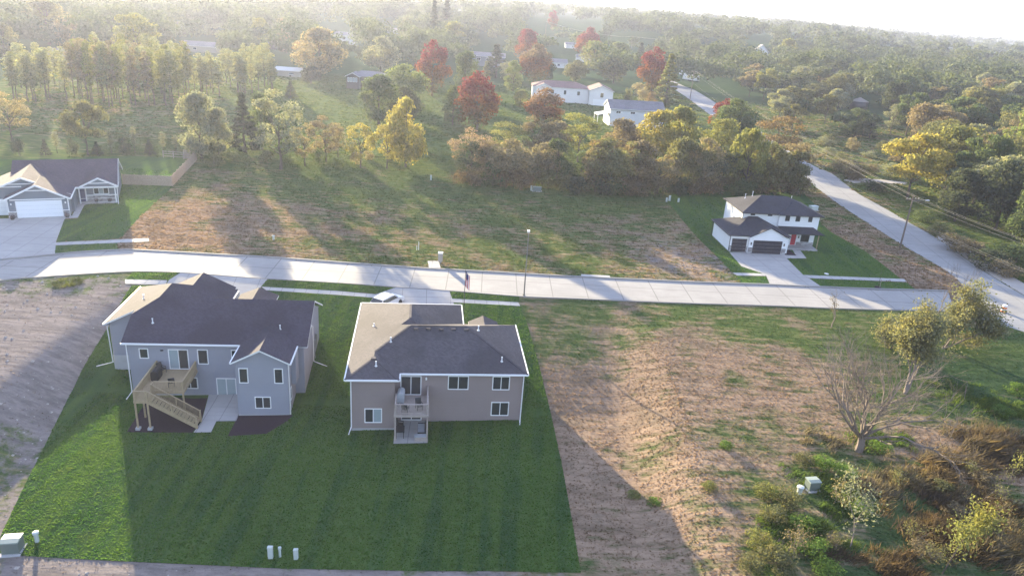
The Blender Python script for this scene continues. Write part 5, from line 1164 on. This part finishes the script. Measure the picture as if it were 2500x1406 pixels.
# undergrowth along the tree line
for k in range(26):
    x = 1110 + 860 * (k + rnd.random()) / 26; yb = 444 + 30 * min(1, (x - 1100) / 350) + rnd.uniform(-6, 4); p = G(x, yb); tree(p, rnd.uniform(2.4, 4.8), rnd.uniform(4.5, 7.5), 'bush', C_[rnd.choice(('brown', 'olive', 'rust', 'green', 'dark', 'brown'))], 'low scrubby bush at the foot of the tree line', 'shrub', 'scrub under the tree line', 'shrub')
for k in range(10):
    x = 480 + 520 * (k + rnd.random()) / 10; p = G(x, 398 + rnd.uniform(-8, 12)); tree(p, rnd.uniform(1.2, 2.6), rnd.uniform(2.5, 4.5), 'bush', C_[rnd.choice(('olive', 'tan', 'green'))], 'low bush under the trees at the far field edge', 'shrub', 'bushes under the yellow trees', 'shrub')
for k, a in enumerate(((1560, 232, 204, 46, 'tan', 'low flat topped tan shrub behind the white shed'), (1530, 262, 218, 30, 'olive', 'clipped round shrub left behind the white shed roof'), (1568, 250, 215, 36, 'tan', 'round shrub right of the clipped one behind the shed'), (1590, 262, 228, 34, 'rust', 'rusty shrub left of the tall yellow green conifer'), (1655, 292, 262, 30, 'silver', 'pale grey shrub at the shed corner'), (1664, 300, 266, 34, 'orange', 'orange shrub at the shed corner'))): pt(a[0], a[1], a[2], a[3], 'bush', a[4], a[5], 'shrub', 'shrub')
# woods filled with many alike trees
PROT = [(1295, 183, 1487, 262), (1440, 236, 1625, 305), (846, 165, 950, 224), (785, 48, 866, 104), (1138, 95, 1235, 166), (674, 160, 742, 192), (1836, 103, 1872, 148), (450, 92, 520, 126), (2073, 240, 2118, 270), (1658, 176, 1705, 208), (1655, 196, 1765, 285), (690, 192, 890, 320), (1000, 225, 1100, 310), (1325, 108, 1395, 150), (0, 170, 34, 215), (930, 62, 970, 95), (140, 100, 200, 150), (1265, 70, 1330, 160), (1395, 65, 1470, 150), (1545, 110, 1620, 190), (1300, 20, 1375, 60), (1490, 95, 1560, 140)]
ROADP = np.array(GP(rr) + GP(rl)[::-1])
PENDING = []
def try_tree(x, yb, hh, wd, kind, col, label, group, space=5.5):
    p = G(x, yb); d = (p - Vector((0, 0, CAM_H))).dot(FW)
    for hx, hy, hr in HOUSE_SPOTS:
        if (p.x - hx) ** 2 + (p.y - hy) ** 2 < (hr + wd * .4) ** 2: return False
    for tx, ty in TREES:
        if (p.x - tx) ** 2 + (p.y - ty) ** 2 < space ** 2: return False
    if inside(np.array([p.x]), np.array([p.y]), ROADP)[0]: return False
    xt, yt = proj(p + Vector((0, 0, hh))); hw = wd * FPX / d / 2
    for x0, y0, x1, y1 in PROT:
        if x + hw > x0 and x - hw < x1 and yb > y0 + 4 and yt < y1 - 2 and yb > y1 - 6: return False
    PENDING.append((hh * FPX / d, p, hh, wd, kind, col, label, group)); TREES.append((p.x, p.y)); return True
mixc = ['green', 'olive', 'olive', 'ygreen', 'brown', 'silver', 'tan', 'green', 'dark']
cname = dict(green='green', olive='olive', ygreen='yellow green', brown='brown', silver='grey green', tan='tan', dark='dark green', rust='rusty')
n = 0; tries = 0
while n < 74 and tries < 3000:
    tries += 1; x = rnd.uniform(-70, 1660); yb = rnd.uniform(52, 138); c = rnd.choice(mixc); kd = rnd.choice(('round', 'round', 'broad', 'cone' if c in ('dark', 'green') else 'round'))
    n += try_tree(x, yb, rnd.uniform(10, 17), rnd.uniform(10, 16), kd, c, '%s tree among the far suburban trees along the top' % cname[c], 'far suburban %s trees' % cname[c], 8)
for k in range(40):   # tall trees closing the view at the top left
    x = 1230 * (k + rnd.random()) / 40 - 30; yb = rnd.uniform(38, 62) - x * .012; p, h = solve_h(x, yb, x, rnd.uniform(-22, 12) + max(0, x - 900) * .03)
    if any((p.x - hx) ** 2 + (p.y - hy) ** 2 < (hr + 7) ** 2 for hx, hy, hr in HOUSE_SPOTS): continue
    c = rnd.choice(('green', 'olive', 'dark', 'silver', 'brown', 'olive')); PENDING.append((40, p, min(h, 24), rnd.uniform(13, 19), rnd.choice(('round', 'round', 'broad')), c, 'tall hazy %s tree along the top left' % cname[c], 'tall far %s trees' % cname[c])); TREES.append((p.x, p.y))
n = 0; tries = 0
POLYC = [(1690, 128), (2620, 190), (2620, 640), (2450, 590), (2330, 520), (2255, 440), (2200, 345), (2120, 300), (2030, 285), (1960, 262), (1850, 250), (1770, 215)]
while n < 135 and tries < 14000:
    tries += 1; x = rnd.uniform(1690, 2620); yb = rnd.uniform(128, 620)
    if rnd.random() < (yb - 260) / 600: continue
    if not inside(np.array([x]), np.array([yb]), POLYC)[0]: continue
    c = rnd.choice(mixc + ['olive', 'silver', 'brown']); n += try_tree(x, yb, rnd.uniform(10, 16.5), rnd.uniform(11, 18), rnd.choice(('round', 'broad', 'broad', 'wispy')), c, '%s tree in the wood right of the road' % cname[c], 'wood on the right, %s trees' % cname[c], 5)
n = 0; tries = 0
while n < 42 and tries < 5000:
    tries += 1; x = rnd.uniform(1760, 2480); yb = rnd.uniform(125, 300)
    if not inside(np.array([x]), np.array([yb]), POLYC)[0]: continue
    c = rnd.choice(('olive', 'silver', 'green', 'ygreen', 'brown')); n += try_tree(x, yb, rnd.uniform(9, 15), rnd.uniform(11, 17), rnd.choice(('round', 'broad')), c, '%s tree in the wood right of the road' % cname[c], 'wood on the right, %s trees' % cname[c], 3.6)
P2 = [(1840, 225), (2200, 245), (2225, 355), (2110, 335), (2000, 322), (1890, 330)]; n = 0; tries = 0
while n < 20 and tries < 3000:
    tries += 1; x = rnd.uniform(1840, 2230); yb = rnd.uniform(225, 350)
    if not inside(np.array([x]), np.array([yb]), P2)[0]: continue
    c = rnd.choice(('olive', 'silver', 'green', 'silver')); n += try_tree(x, yb, rnd.uniform(6, 11), rnd.uniform(8, 13), rnd.choice(('broad', 'wispy', 'round')), c, 'small %s tree in the clearing right of the road' % cname[c], 'clearing on the right, %s trees' % cname[c], 4)
for k in range(20):
    x = rnd.uniform(1960, 2230); yb = rnd.uniform(345, 432) + (x - 1960) * .05; p = G(x, yb)
    if not inside(np.array([p.x]), np.array([p.y]), ROADP)[0]: c = rnd.choice(('silver', 'brown', 'olive', 'tan')); tree(p, rnd.uniform(1.5, 4), rnd.uniform(4, 7), 'bush', C_[c], '%s brush in the hollow right of the road' % cname[c], 'shrub', 'brush in the hollow, %s' % cname[c], 'shrub')
# shrubs along the right road verge
for k, (x, yb, h, wd, c) in enumerate(((2330, 610, 2.6, 7, 'brown'), (2370, 632, 2.8, 7, 'brown'), (2410, 655, 2.8, 7, 'dark'), (2450, 672, 2.4, 6, 'brown'), (2290, 575, 2.4, 5, 'olive'), (2480, 640, 3.0, 8, 'green'), (2085, 440, 2.0, 5, 'brown'), (2130, 465, 2.2, 6, 'dark'), (2250, 540, 2.0, 5, 'green'))):
    tree(G(x, yb), h, wd, 'bush', C_[c], 'brushy thicket along the right verge of the road', 'shrub', 'thicket along the road verge', 'shrub')
# the largest of these stand as trees of their own, the rest join the far wood
have = sum(1 for o in COL.objects if o.get('category') == 'tree'); PENDING.sort(key=lambda q: -q[0]); keep = max(0, 291 - have); print('trees', have, len(PENDING), keep)
for q in PENDING[:keep]: tree(q[1], q[2], q[3], q[4], C_[q[5]], q[6], 'tree', q[7])
REST = PENDING[keep:]
# far wood, one mass to the horizon
def far_wood():
    g = np.random.default_rng(5); Vs = []; Fs = []; off = 0
    az = np.concatenate([g.uniform(-43, 44, 1350), g.uniform(-43, 44, 1500), g.uniform(-43, 44, 1900)]); ds = np.concatenate([g.uniform(380, 760, 1350), g.uniform(700, 1600, 1500), 1500 + 3000 * g.random(1900) ** 1.2])
    hs = np.array(HOUSE_SPOTS)
    items = [(math.hypot(q[1].x, q[1].y), q[1].x, q[1].y, q[2], q[3] / 2) for q in REST] + [(d, d * math.sin(math.radians(a)), d * math.cos(math.radians(a)), None, None) for a, d in zip(az, ds)]
    for d, x, y, fh, fr in items:
        if fh is None and d < 900 and ((hs[:, 0] - x) ** 2 + (hs[:, 1] - y) ** 2 < (hs[:, 2] + 9) ** 2).any(): continue
        if d < 900 and fh is None:
            px, py = proj((x, y, float(terr(x, y)))); bad = False
            for x0, y0, x1, y1 in PROT:
                if x0 - 12 < px < x1 + 12 and y0 < py < y1 + 48: bad = True
            if bad and py < 190: continue
        z = float(terr(x, y)); h = g.uniform(11, 21); r = g.uniform(6, 13) * (1 if d < 1500 else 1.35)
        if fh: h, r = fh, fr
        n, ls = (430, .85) if d < 760 else ((130, 1.7) if d < 1600 else (38, 3.4))
        m_ = 7; ca = g.uniform(0, 6.28, m_); C = np.stack([np.cos(ca) * r * .5, np.sin(ca) * r * .5, g.uniform(.3, .78, m_) * h], 1); k = g.integers(0, m_, n); dd = g.normal(size=(n, 3)); dd[:, 2] = np.abs(dd[:, 2]) * .8; dd /= np.linalg.norm(dd, axis=1)[:, None]
        P = C[k] + dd * np.array((r * .55, r * .55, h * .24)) * g.uniform(.7, 1.05, (n, 1)) + np.array((x, y, z)); Nn = dd + g.normal(size=(n, 3)) * .5; Nn /= np.linalg.norm(Nn, axis=1)[:, None]
        V, F = leaf_quads(P, Nn, ls, g); Vs.append(V); Fs.append(F + off); off += len(V)
    me = np_mesh('far_wood', np.concatenate(Vs), np.concatenate(Fs), M['leaf_far']); o = bpy.data.objects.new('far_wood', me); COL.objects.link(o)
    tag(o, 'hazy mixed wood of small tree crowns running to the skyline', 'wood', None, 'stuff')
far_wood()
#@@NEAR
# ------------------------------------------------------------------ bare and leaning trees on the right
def branches(mb, p, d, L_, r, depth, g, spread=.75, tips=None, up=.12):
    pts = [p]; q = p; dd = d.copy()
    for k in range(3):
        dd = (dd + Vector((g.uniform(-.22, .22), g.uniform(-.22, .22), g.uniform(-.1, .2) + up * .3))).normalized(); q = q + dd * L_ / 3; pts.append(q)
    mb.tube(pts, [r, r * .85, r * .72, r * .55], 5 if depth > 1 else 4, False)
    if tips is not None and depth <= 3: tips += pts[1:] if depth < 2 else pts[2:]
    if depth <= 0: return
    n = g.choice((2, 3, 3)) if depth > 1 else 3
    for k in range(n):
        a = g.uniform(0, 6.28); o = dd.orthogonal().normalized(); o = Matrix.Rotation(a, 3, dd) @ o; nd = (dd + o * g.uniform(.4, 1.0) * spread + Vector((0, 0, up))).normalized()
        s = pts[-1] if k == 0 else pts[g.choice((1, 2, 3))]; branches(mb, s, nd, L_ * g.uniform(.62, .85), r * .55, depth - 1, g, spread, tips, up)
g_ = random.Random(3)
p = G(2096, 1100); T = thing('dead_tree', 'bare grey brown wide spreading tree in the grass at the right', 'tree', p); mb = MB()
MB().tube([(0, 0, -.4), (.05, 0, .7), (.0, .1, 1.5)], [.42, .34, .28], 8).build('trunk', M['bark_dead'], T)
for k in range(11): a = k * .57 + .2; branches(mb, Vector((0, .05, 1.3)), Vector((math.cos(a) * .95, math.sin(a) * .8, .5 + .8 * g_.random())).normalized(), 3.7, .15, 5, g_, .85, None, .04)
mb.build('branches', M['bark_dead'], T)
def leafy_branch_tree(px, py, label, dirv, L_, r, depth, col, leaf, nper, name='tree', seed=1, barkm='bark_dead', up=.1, spread=.7, stems=1):
    p = G(px, py); g = random.Random(seed); T = thing(name, label, 'shrub' if 'bush' in name else 'tree', p); mb = MB(); tips = []
    
    for k in range(stems):
        dv = Vector(dirv) + (Vector((g.uniform(-.45, .45), g.uniform(-.45, .45), g.uniform(-.1, .35))) if stems > 1 else Vector()); branches(mb, Vector((g.uniform(-.15, .15) * (stems > 1), g.uniform(-.15, .15) * (stems > 1), -.1)), dv.normalized(), L_ * (g.uniform(.75, 1.15) if stems > 1 else 1), r, depth, g, spread, tips, up)
    mb.build('trunk', M[barkm], T)
    gg = np.random.default_rng(seed); tp = np.array([tuple(t) for t in tips]); k = gg.integers(0, len(tp), nper); P = tp[k] + gg.normal(size=(nper, 3)) * leaf * np.array((3.6, 3.6, 2.2)); P[:, 2] = np.maximum(P[:, 2], .15); Nn = gg.normal(size=(nper, 3)) + np.array((0, 0, .5)); Nn /= np.linalg.norm(Nn, axis=1)[:, None]
    V, F = leaf_quads(P, Nn, leaf, gg); o = bpy.data.objects.new('crown', np_mesh('crown', V, F, M['leaf'])); COL.objects.link(o); o.parent = T; o.color = (*C_[col], 1); return T
leafy_branch_tree(2208, 960, 'tall olive tree leaning right towards the street corner', (.62, .5, .6), 2.9, .13, 4, 'pale', .14, 15000, seed=21, up=.16, spread=.65, stems=4)
leafy_branch_tree(2300, 850, 'olive leafy tree with a crown reaching over the road corner', (.62, .1, .55), 2.9, .13, 4, 'pale', .14, 12000, seed=24, up=.12, spread=.7, stems=3)
leafy_branch_tree(2170, 850, 'low olive bushy tree left of the leaning tree', (-.25, .2, .8), 1.9, .09, 3, 'pale', .13, 3000, seed=22, up=.1, spread=.95, stems=3)
p = G(2262, 800); T = thing('bare_tree', 'thin leafless tree standing against the street end', 'tree', p); mb = MB(); g_ = random.Random(9); branches(mb, Vector((0, 0, 0)), Vector((.32, .05, 1)), 3.6, .10, 5, g_, .42, None, .3); mb.build('trunk', M['bark_dead'], T)
leafy_branch_tree(2075, 1338, 'leaning sapling with pale leaves and a dark planting collar', (.42, .55, .95), 2.4, .07, 3, 'silver', .12, 620, 'sapling', 31, 'bark_dead', .25, .45)
leafy_branch_tree(2300, 1400, 'yellow green leaning sapling at the bottom right', (.25, .3, 1), 2.6, .08, 3, 'ygreen', .11, 1700, 'sapling', 33, 'bark', .2, .55)
leafy_branch_tree(2462, 1170, 'small yellow leaved sapling in the dark grass at the right edge', (.2, .1, 1), 1.3, .04, 2, 'ygreen', .10, 160, 'sapling', 35, 'bark', .2, .5)
leafy_branch_tree(2030, 800, 'bare brown bush at the left of the leaning tree', (-.1, .1, 1), 1.7, .09, 3, 'brown', .06, 300, 'bare_bush', 36, 'bark_dead', .05, 1.0)
# weeds and tall grass clumps, each a plant of its own
def grass_clump(px, py, h, wd, col, label, n=900, lean=(.28, .08), name='grass_clump', blade=.016):
    p = G(px, py); n = int(n * 2.4); T = thing(name, label, 'grass', p); gg = np.random.default_rng(int(px * 7 + py)); a = gg.uniform(0, 6.28, n); rr_ = wd / 2 * np.sqrt(gg.random(n)); b = np.stack([rr_ * np.cos(a), rr_ * np.sin(a), np.zeros(n)], 1); hh = h * gg.uniform(.45, 1.1, n)
    tip = b + np.stack([b[:, 0] * .35 + lean[0] * hh * gg.uniform(.3, 1.6, n) + gg.normal(size=n) * .42 * h, b[:, 1] * .35 + lean[1] * hh + gg.normal(size=n) * .42 * h, hh], 1); mid = (b + tip) / 2 + np.array((0, 0, .18)) * hh[:, None]; sd = np.stack([np.cos(a + 1.3), np.sin(a + 1.3), a * 0], 1) * blade
    V = np.stack([b - sd, b + sd, mid + sd * 1.2, tip, mid - sd * 1.2], 1).reshape(-1, 3); F = np.arange(5 * n).reshape(n, 5); o = bpy.data.objects.new('blades', np_mesh('blades', V, F, M['leaf'])); COL.objects.link(o); o.parent = T; o.color = (*col, 1); return T
def reeds(name, label, spots, cols, seed, mat='leaf'):
    """wind-combed tall grass over several patches, one uncountable mass"""
    gg = np.random.default_rng(seed); Vs = []
    for px, py, rx, ry, h, n in spots:
        p = G(px, py); m_ = max(6, n // 55); cx = gg.normal(size=m_) * rx * .55; cy = gg.normal(size=m_) * ry * .55; ch = gg.uniform(.55, 1.25, m_); cl = gg.normal(size=(m_, 2)) * .22 + np.array((.42, .16)); k = gg.integers(0, m_, n)
        bx = p.x + cx[k] + gg.normal(size=n) * .3; by = p.y + cy[k] + gg.normal(size=n) * .3; hh = h * ch[k] * gg.uniform(.5, 1.15, n); b = np.stack([bx, by, terr(bx, by) - .03], 1)
        ln = (cl[k] + gg.normal(size=(n, 2)) * .3) * hh[:, None] * 1.25; tip = b + np.stack([ln[:, 0], ln[:, 1], hh * .9], 1); mid = b + (tip - b) * .5 + np.array((0, 0, .14)) * hh[:, None]; a = gg.uniform(0, 6.28, n); sd = np.stack([np.cos(a), np.sin(a), a * 0], 1) * gg.uniform(.012, .03, (n, 1)); Vs.append(np.stack([b - sd, b + sd, mid + sd, tip, mid - sd], 1))
    V = np.concatenate(Vs).reshape(-1, 3); o = bpy.data.objects.new(name, np_mesh(name, V, np.arange(len(V)).reshape(-1, 5), M[mat])); COL.objects.link(o); o.color = (*cols, 1); return tag(o, label, 'grass', None, 'stuff')
reeds('tall_grass', 'rust brown wind combed tall grass on the right slope', ((2420, 1090, 3.2, 2.0, 1.5, 5200), (2340, 1145, 2.6, 1.6, 1.2, 3600), (2290, 1180, 1.6, 1.2, 1.0, 1500), (2480, 1140, 1.5, 1.5, 1.1, 1200)), (.15, .122, .098), 41)
reeds('tall_grass', 'pale tan wind combed grass around the dead tree and the bottom right corner', ((2210, 1175, 2.4, 1.4, .9, 2400), (2140, 1200, 1.6, 1.2, .7, 1100), (2480, 1370, 2.4, 1.8, 1.3, 3400), (2440, 1290, 1.4, 1.2, .9, 900), (2040, 1085, 2, 1.2, .5, 900), (2380, 1240, 1.4, 1, .8, 700)), (.205, .175, .13), 42)
reeds('tall_weeds', 'dark brown seed headed weeds in the lower right corner', ((2420, 1240, 2.4, 1.4, .9, 1800), (2260, 1290, 2.2, 1.6, .9, 2400), (2190, 1385, 2.2, 1.2, .8, 1800), (2350, 1340, 2.2, 1.4, 1.0, 2200), (2300, 1230, 1.8, 1.2, .9, 1300), (2060, 1360, 1.6, 1.0, .5, 700)), (.115, .09, .07), 43)
reeds('tall_grass', 'green uncut grass in the draw on the right', ((2330, 960, 4, 2.6, .35, 2600), (2150, 1080, 2.6, 1.6, .45, 1600), (1980, 1310, 2.4, 1.8, .5, 2200), (2060, 1250, 2.0, 1.6, .5, 1800), (2450, 1000, 3, 2, .5, 2200), (2000, 1180, 2.5, 1.5, .45, 1700), (1900, 1300, 1.6, 2, .5, 1500)), (.095, .15, .045), 44)
rb_ = random.Random(77)
for k in range(22):
    x = rb_.uniform(1880, 2490); yb = rb_.uniform(1060, 1400)
    if x < 2000 and yb < 1180: continue
    leafy_branch_tree(x, yb, 'tangled grey twiggy bush in the lower right scrub', (rb_.uniform(-.3, .3), rb_.uniform(-.3, .3), .7), rb_.uniform(.6, 1.1), .03, 3, rb_.choice(('brown', 'olive', 'tan')), .07, rb_.choice((120, 260, 420)), 'bare_bush', 300 + k, 'bark_dead', .05, 1.1)['group'] = 'twiggy bushes in the lower right scrub'
WD = 'weedy bushes on the lower right slope'
for x, yb, h, wd, c in ((1890, 1270, 1.1, 2.6, 'olive'), (1850, 1330, 1.2, 2.6, 'ygreen'), (1930, 1235, 1.2, 2.6, 'olive'), (1900, 1390, 1.5, 3.4, 'olive'), (1830, 1390, 1.1, 2.4, 'olive'), (1960, 1290, 1.0, 2.6, 'green'), (1985, 1350, 1.0, 3.0, 'green'), (2020, 1400, .9, 2.6, 'lgreen'), (1870, 1210, 1.0, 2.4, 'ygreen'), (2010, 1140, .9, 2.6, 'lgreen'), (2060, 1160, .8, 2.4, 'lgreen'), (1960, 1130, .8, 2.2, 'olive'), (2150, 1100, .8, 2.4, 'green'), (2440, 1010, .9, 2.6, 'lgreen'), (2480, 960, 1.0, 3.0, 'green'), (2400, 1040, .8, 2.4, 'olive'), (1770, 1090, .5, 1.6, 'lgreen'), (1730, 1190, .5, 1.7, 'ygreen'), (1545, 1210, .45, 1.5, 'ygreen'), (1595, 1230, .45, 1.6, 'green'), (2100, 1250, .7, 2.2, 'green'), (2290, 1200, 1.0, 2.6, 'olive'), (2330, 1260, 1.1, 2.6, 'brown'), (2400, 1190, 1.2, 3, 'brown'), (2250, 1350, 1.0, 2.8, 'brown')):
    c_ = {'lgreen': 'bright green', 'ygreen': 'yellow green', 'olive': 'olive', 'green': 'deep green', 'brown': 'brown'}[c]
    tree(G(x, yb), h, wd, 'bush', C_['weed' if c in ('lgreen', 'green') else c], '%s weed bush on the lower right slope' % c_, 'weed_bush', '%s %s' % (c_, WD), 'shrub')
grass_clump(165, 692, .3, 2.8, (.11, .14, .05), 'bright weed patch on the bare lot by the street', 260, (.1, .0), 'weed_patch', .02)
# ------------------------------------------------------------------ grass tufts over the rough fields (one mass)
def tufts(name, n, box, hgt, wid, label, seed, keep=None):
    g = np.random.default_rng(seed); x = g.uniform(box[0], box[1], n); y = box[2] + (box[3] - box[2]) * g.random(n) ** 1.15; k = ~paved(x, y)
    for F, x0, x1, y0, y1 in ((F1, -4, 18, -5, 16), (F2, -6, 13, -4, 18), (F3, -8, 14, -1, 20), (F4, -4, 15, -4, 12)):
        u = (x - F.x) * math.cos(F.h) + (y - F.y) * math.sin(F.h); v = -(x - F.x) * math.sin(F.h) + (y - F.y) * math.cos(F.h); k &= ~((u > x0) & (u < x1) & (v > y0) & (v < y1))
    c = cover(x, y); k &= g.random(n) > c[:, 1] * 1.15
    if keep is not None: k &= keep(x, y, g)
    x, y, c = x[k], y[k], c[k]; m_ = len(x); z = terr(x, y); h = hgt * g.uniform(.5, 1.5, m_) * (.7 + .5 * c[:, 0]); wv = wid * g.uniform(.6, 1.5, m_); Vs = []; 
    for b in range(3):
        a = g.uniform(0, 6.28, m_); d = np.stack([np.cos(a), np.sin(a), a * 0], 1) * wv[:, None] * .5; o = np.stack([x + g.normal(size=m_) * wid * .35, y + g.normal(size=m_) * wid * .35, z - .02], 1); t = o + np.stack([g.normal(size=m_) * .5 * h, g.normal(size=m_) * .5 * h, h], 1)
        Vs.append(np.stack([o - d, o + d, t], 1))
    V = np.concatenate(Vs).reshape(-1, 3); F = np.arange(len(V)).reshape(-1, 3); me = np_mesh(name, V, F, M['tuft']); cc = np.concatenate([c, c, c]).repeat(3, 0); col = np.ones((len(V), 4), np.float32); col[:, :3] = cc
    at = me.color_attributes.new('cover', 'FLOAT_COLOR', 'POINT'); at.data.foreach_set('color', col.ravel()); o = bpy.data.objects.new(name, me); COL.objects.link(o); tag(o, label, 'grass', None, 'stuff')
tufts('rough_grass', 190000, (-72, 80, 30, 92), .065, .17, 'rough green and tan grass of the near fields', 3)
tufts('rough_grass', 90000, (-90, 95, 94, 170), .13, .32, 'rough mown grass of the field across the street', 4)
tufts('meadow_grass', 26000, (-150, 140, 165, 330), .30, .9, 'uneven meadow grass among the far trees', 6)
# upright blades on the mown lawns: they catch the low sun
def lawn_blades(n, box, seed, hgt, wid):
    g = np.random.default_rng(seed); x = g.uniform(box[0], box[1], n); y = g.uniform(box[2], box[3], n); on = np.zeros(n, bool); off = np.zeros(n, bool)
    for o, p in zip(SHEET_NAMES, SHEETS):
        q = inside(x, y, p)
        if o == 'lawn': on |= q
        else: off |= q
    k = on & ~off
    for F, x0, x1, y0, y1 in HOUSE_FEET:
        u = (x - F.x) * math.cos(F.h) + (y - F.y) * math.sin(F.h); v = -(x - F.x) * math.sin(F.h) + (y - F.y) * math.cos(F.h); k &= ~((u > x0) & (u < x1) & (v > y0) & (v < y1))
    x, y = x[k], y[k]; m_ = len(x); z = terr(x, y) + .03; a = g.uniform(0, 6.28, m_); w_ = wid * g.uniform(.6, 1.4, m_); h = hgt * g.uniform(.5, 1.4, m_) * (.9 + .3 * (np.sin(x * 2.3 + 1.7 * np.sin(y * .9)) * np.sin(y * 4.1 + 1.3 * np.sin(x * 1.1)) > .25)); d = np.stack([np.cos(a), np.sin(a), a * 0], 1) * w_[:, None] / 2; o = np.stack([x, y, z - .005], 1); t = np.stack([g.normal(size=m_) * .3 * h, g.normal(size=m_) * .3 * h, h], 1)
    V = np.stack([o - d, o + d, o + d * .8 + t, o - d * .8 + t], 1).reshape(-1, 3); return V
HOUSE_FEET = ((F1, .4, 17, .4, 10.3), (F1, -3, 8.4, 4.7, 14.4), (F1, 11.4, 16.1, -3.4, .6), (F2, -4.4, 11.7, .4, 11.1), (F2, -4.4, 6, .4, 16.2), (F2, -4.4, -.4, -.9, .5), (F3, -6, 6.3, .4, 9), (F3, -2, 12.4, 7, 19.2), (F4, -2.1, 7.5, -2.7, 6.2), (F4, .9, 13.8, 0, 10.4))
V = np.concatenate([lawn_blades(330000, (-52, 12, 40, 90), 1, .055, .11), lawn_blades(60000, (-92, -30, 88, 140), 2, .06, .14), lawn_blades(60000, (25, 70, 88, 150), 3, .06, .14)])
o = bpy.data.objects.new('lawn_grass', np_mesh('lawn_grass', V, np.arange(len(V)).reshape(-1, 4), M['blade'])); COL.objects.link(o); tag(o, 'short mown grass blades of the house lawns', 'grass', None, 'stuff'); print('blades', len(V) // 4)
# scattered stones and clods on the bare lot
g = np.random.default_rng(8); n = 900; V = []; F = []
xs = g.uniform(-62, -20, n); ys = g.uniform(38, 86, n); ok = ~paved(xs, ys) & (cover(xs, ys)[:, 1] > .45)
mb = MB()
for x, y in zip(xs[ok], ys[ok]):
    r = .05 + .13 * g.random() ** 3; z = float(terr(x, y)); q = [(x + g.normal() * .02, y, z - r * .3), (x - r, y - r * .7, z), (x + r, y - r, z), (x + r * .8, y + r, z), (x - r, y + r * .8, z), (x, y, z + r * .8)]; mb.add(q, [(1, 2, 5), (2, 3, 5), (3, 4, 5), (4, 1, 5)])
tag(mb.build('clods', M['gravel']), 'scattered stones and clods on the bare lot', 'stones', None, 'stuff')
# ------------------------------------------------------------------ haze
hb = MB(); hb.box(-5600, 5600, -1500, 5600, -16, 70); hz = hb.build('haze', [])
m = bpy.data.materials.new('haze'); m.use_nodes = True; t = m.node_tree; t.nodes.clear(); ov = t.nodes.new('ShaderNodeOutputMaterial'); pv = t.nodes.new('ShaderNodeVolumePrincipled')
pv.inputs['Color'].default_value = (.68, .73, 1.0, 1); pv.inputs['Density'].default_value =   .00019; pv.inputs['Anisotropy'].default_value = .48; t.links.new(pv.outputs[0], ov.inputs['Volume'])
hz.data.materials.append(m); tag(hz, kind='stuff')
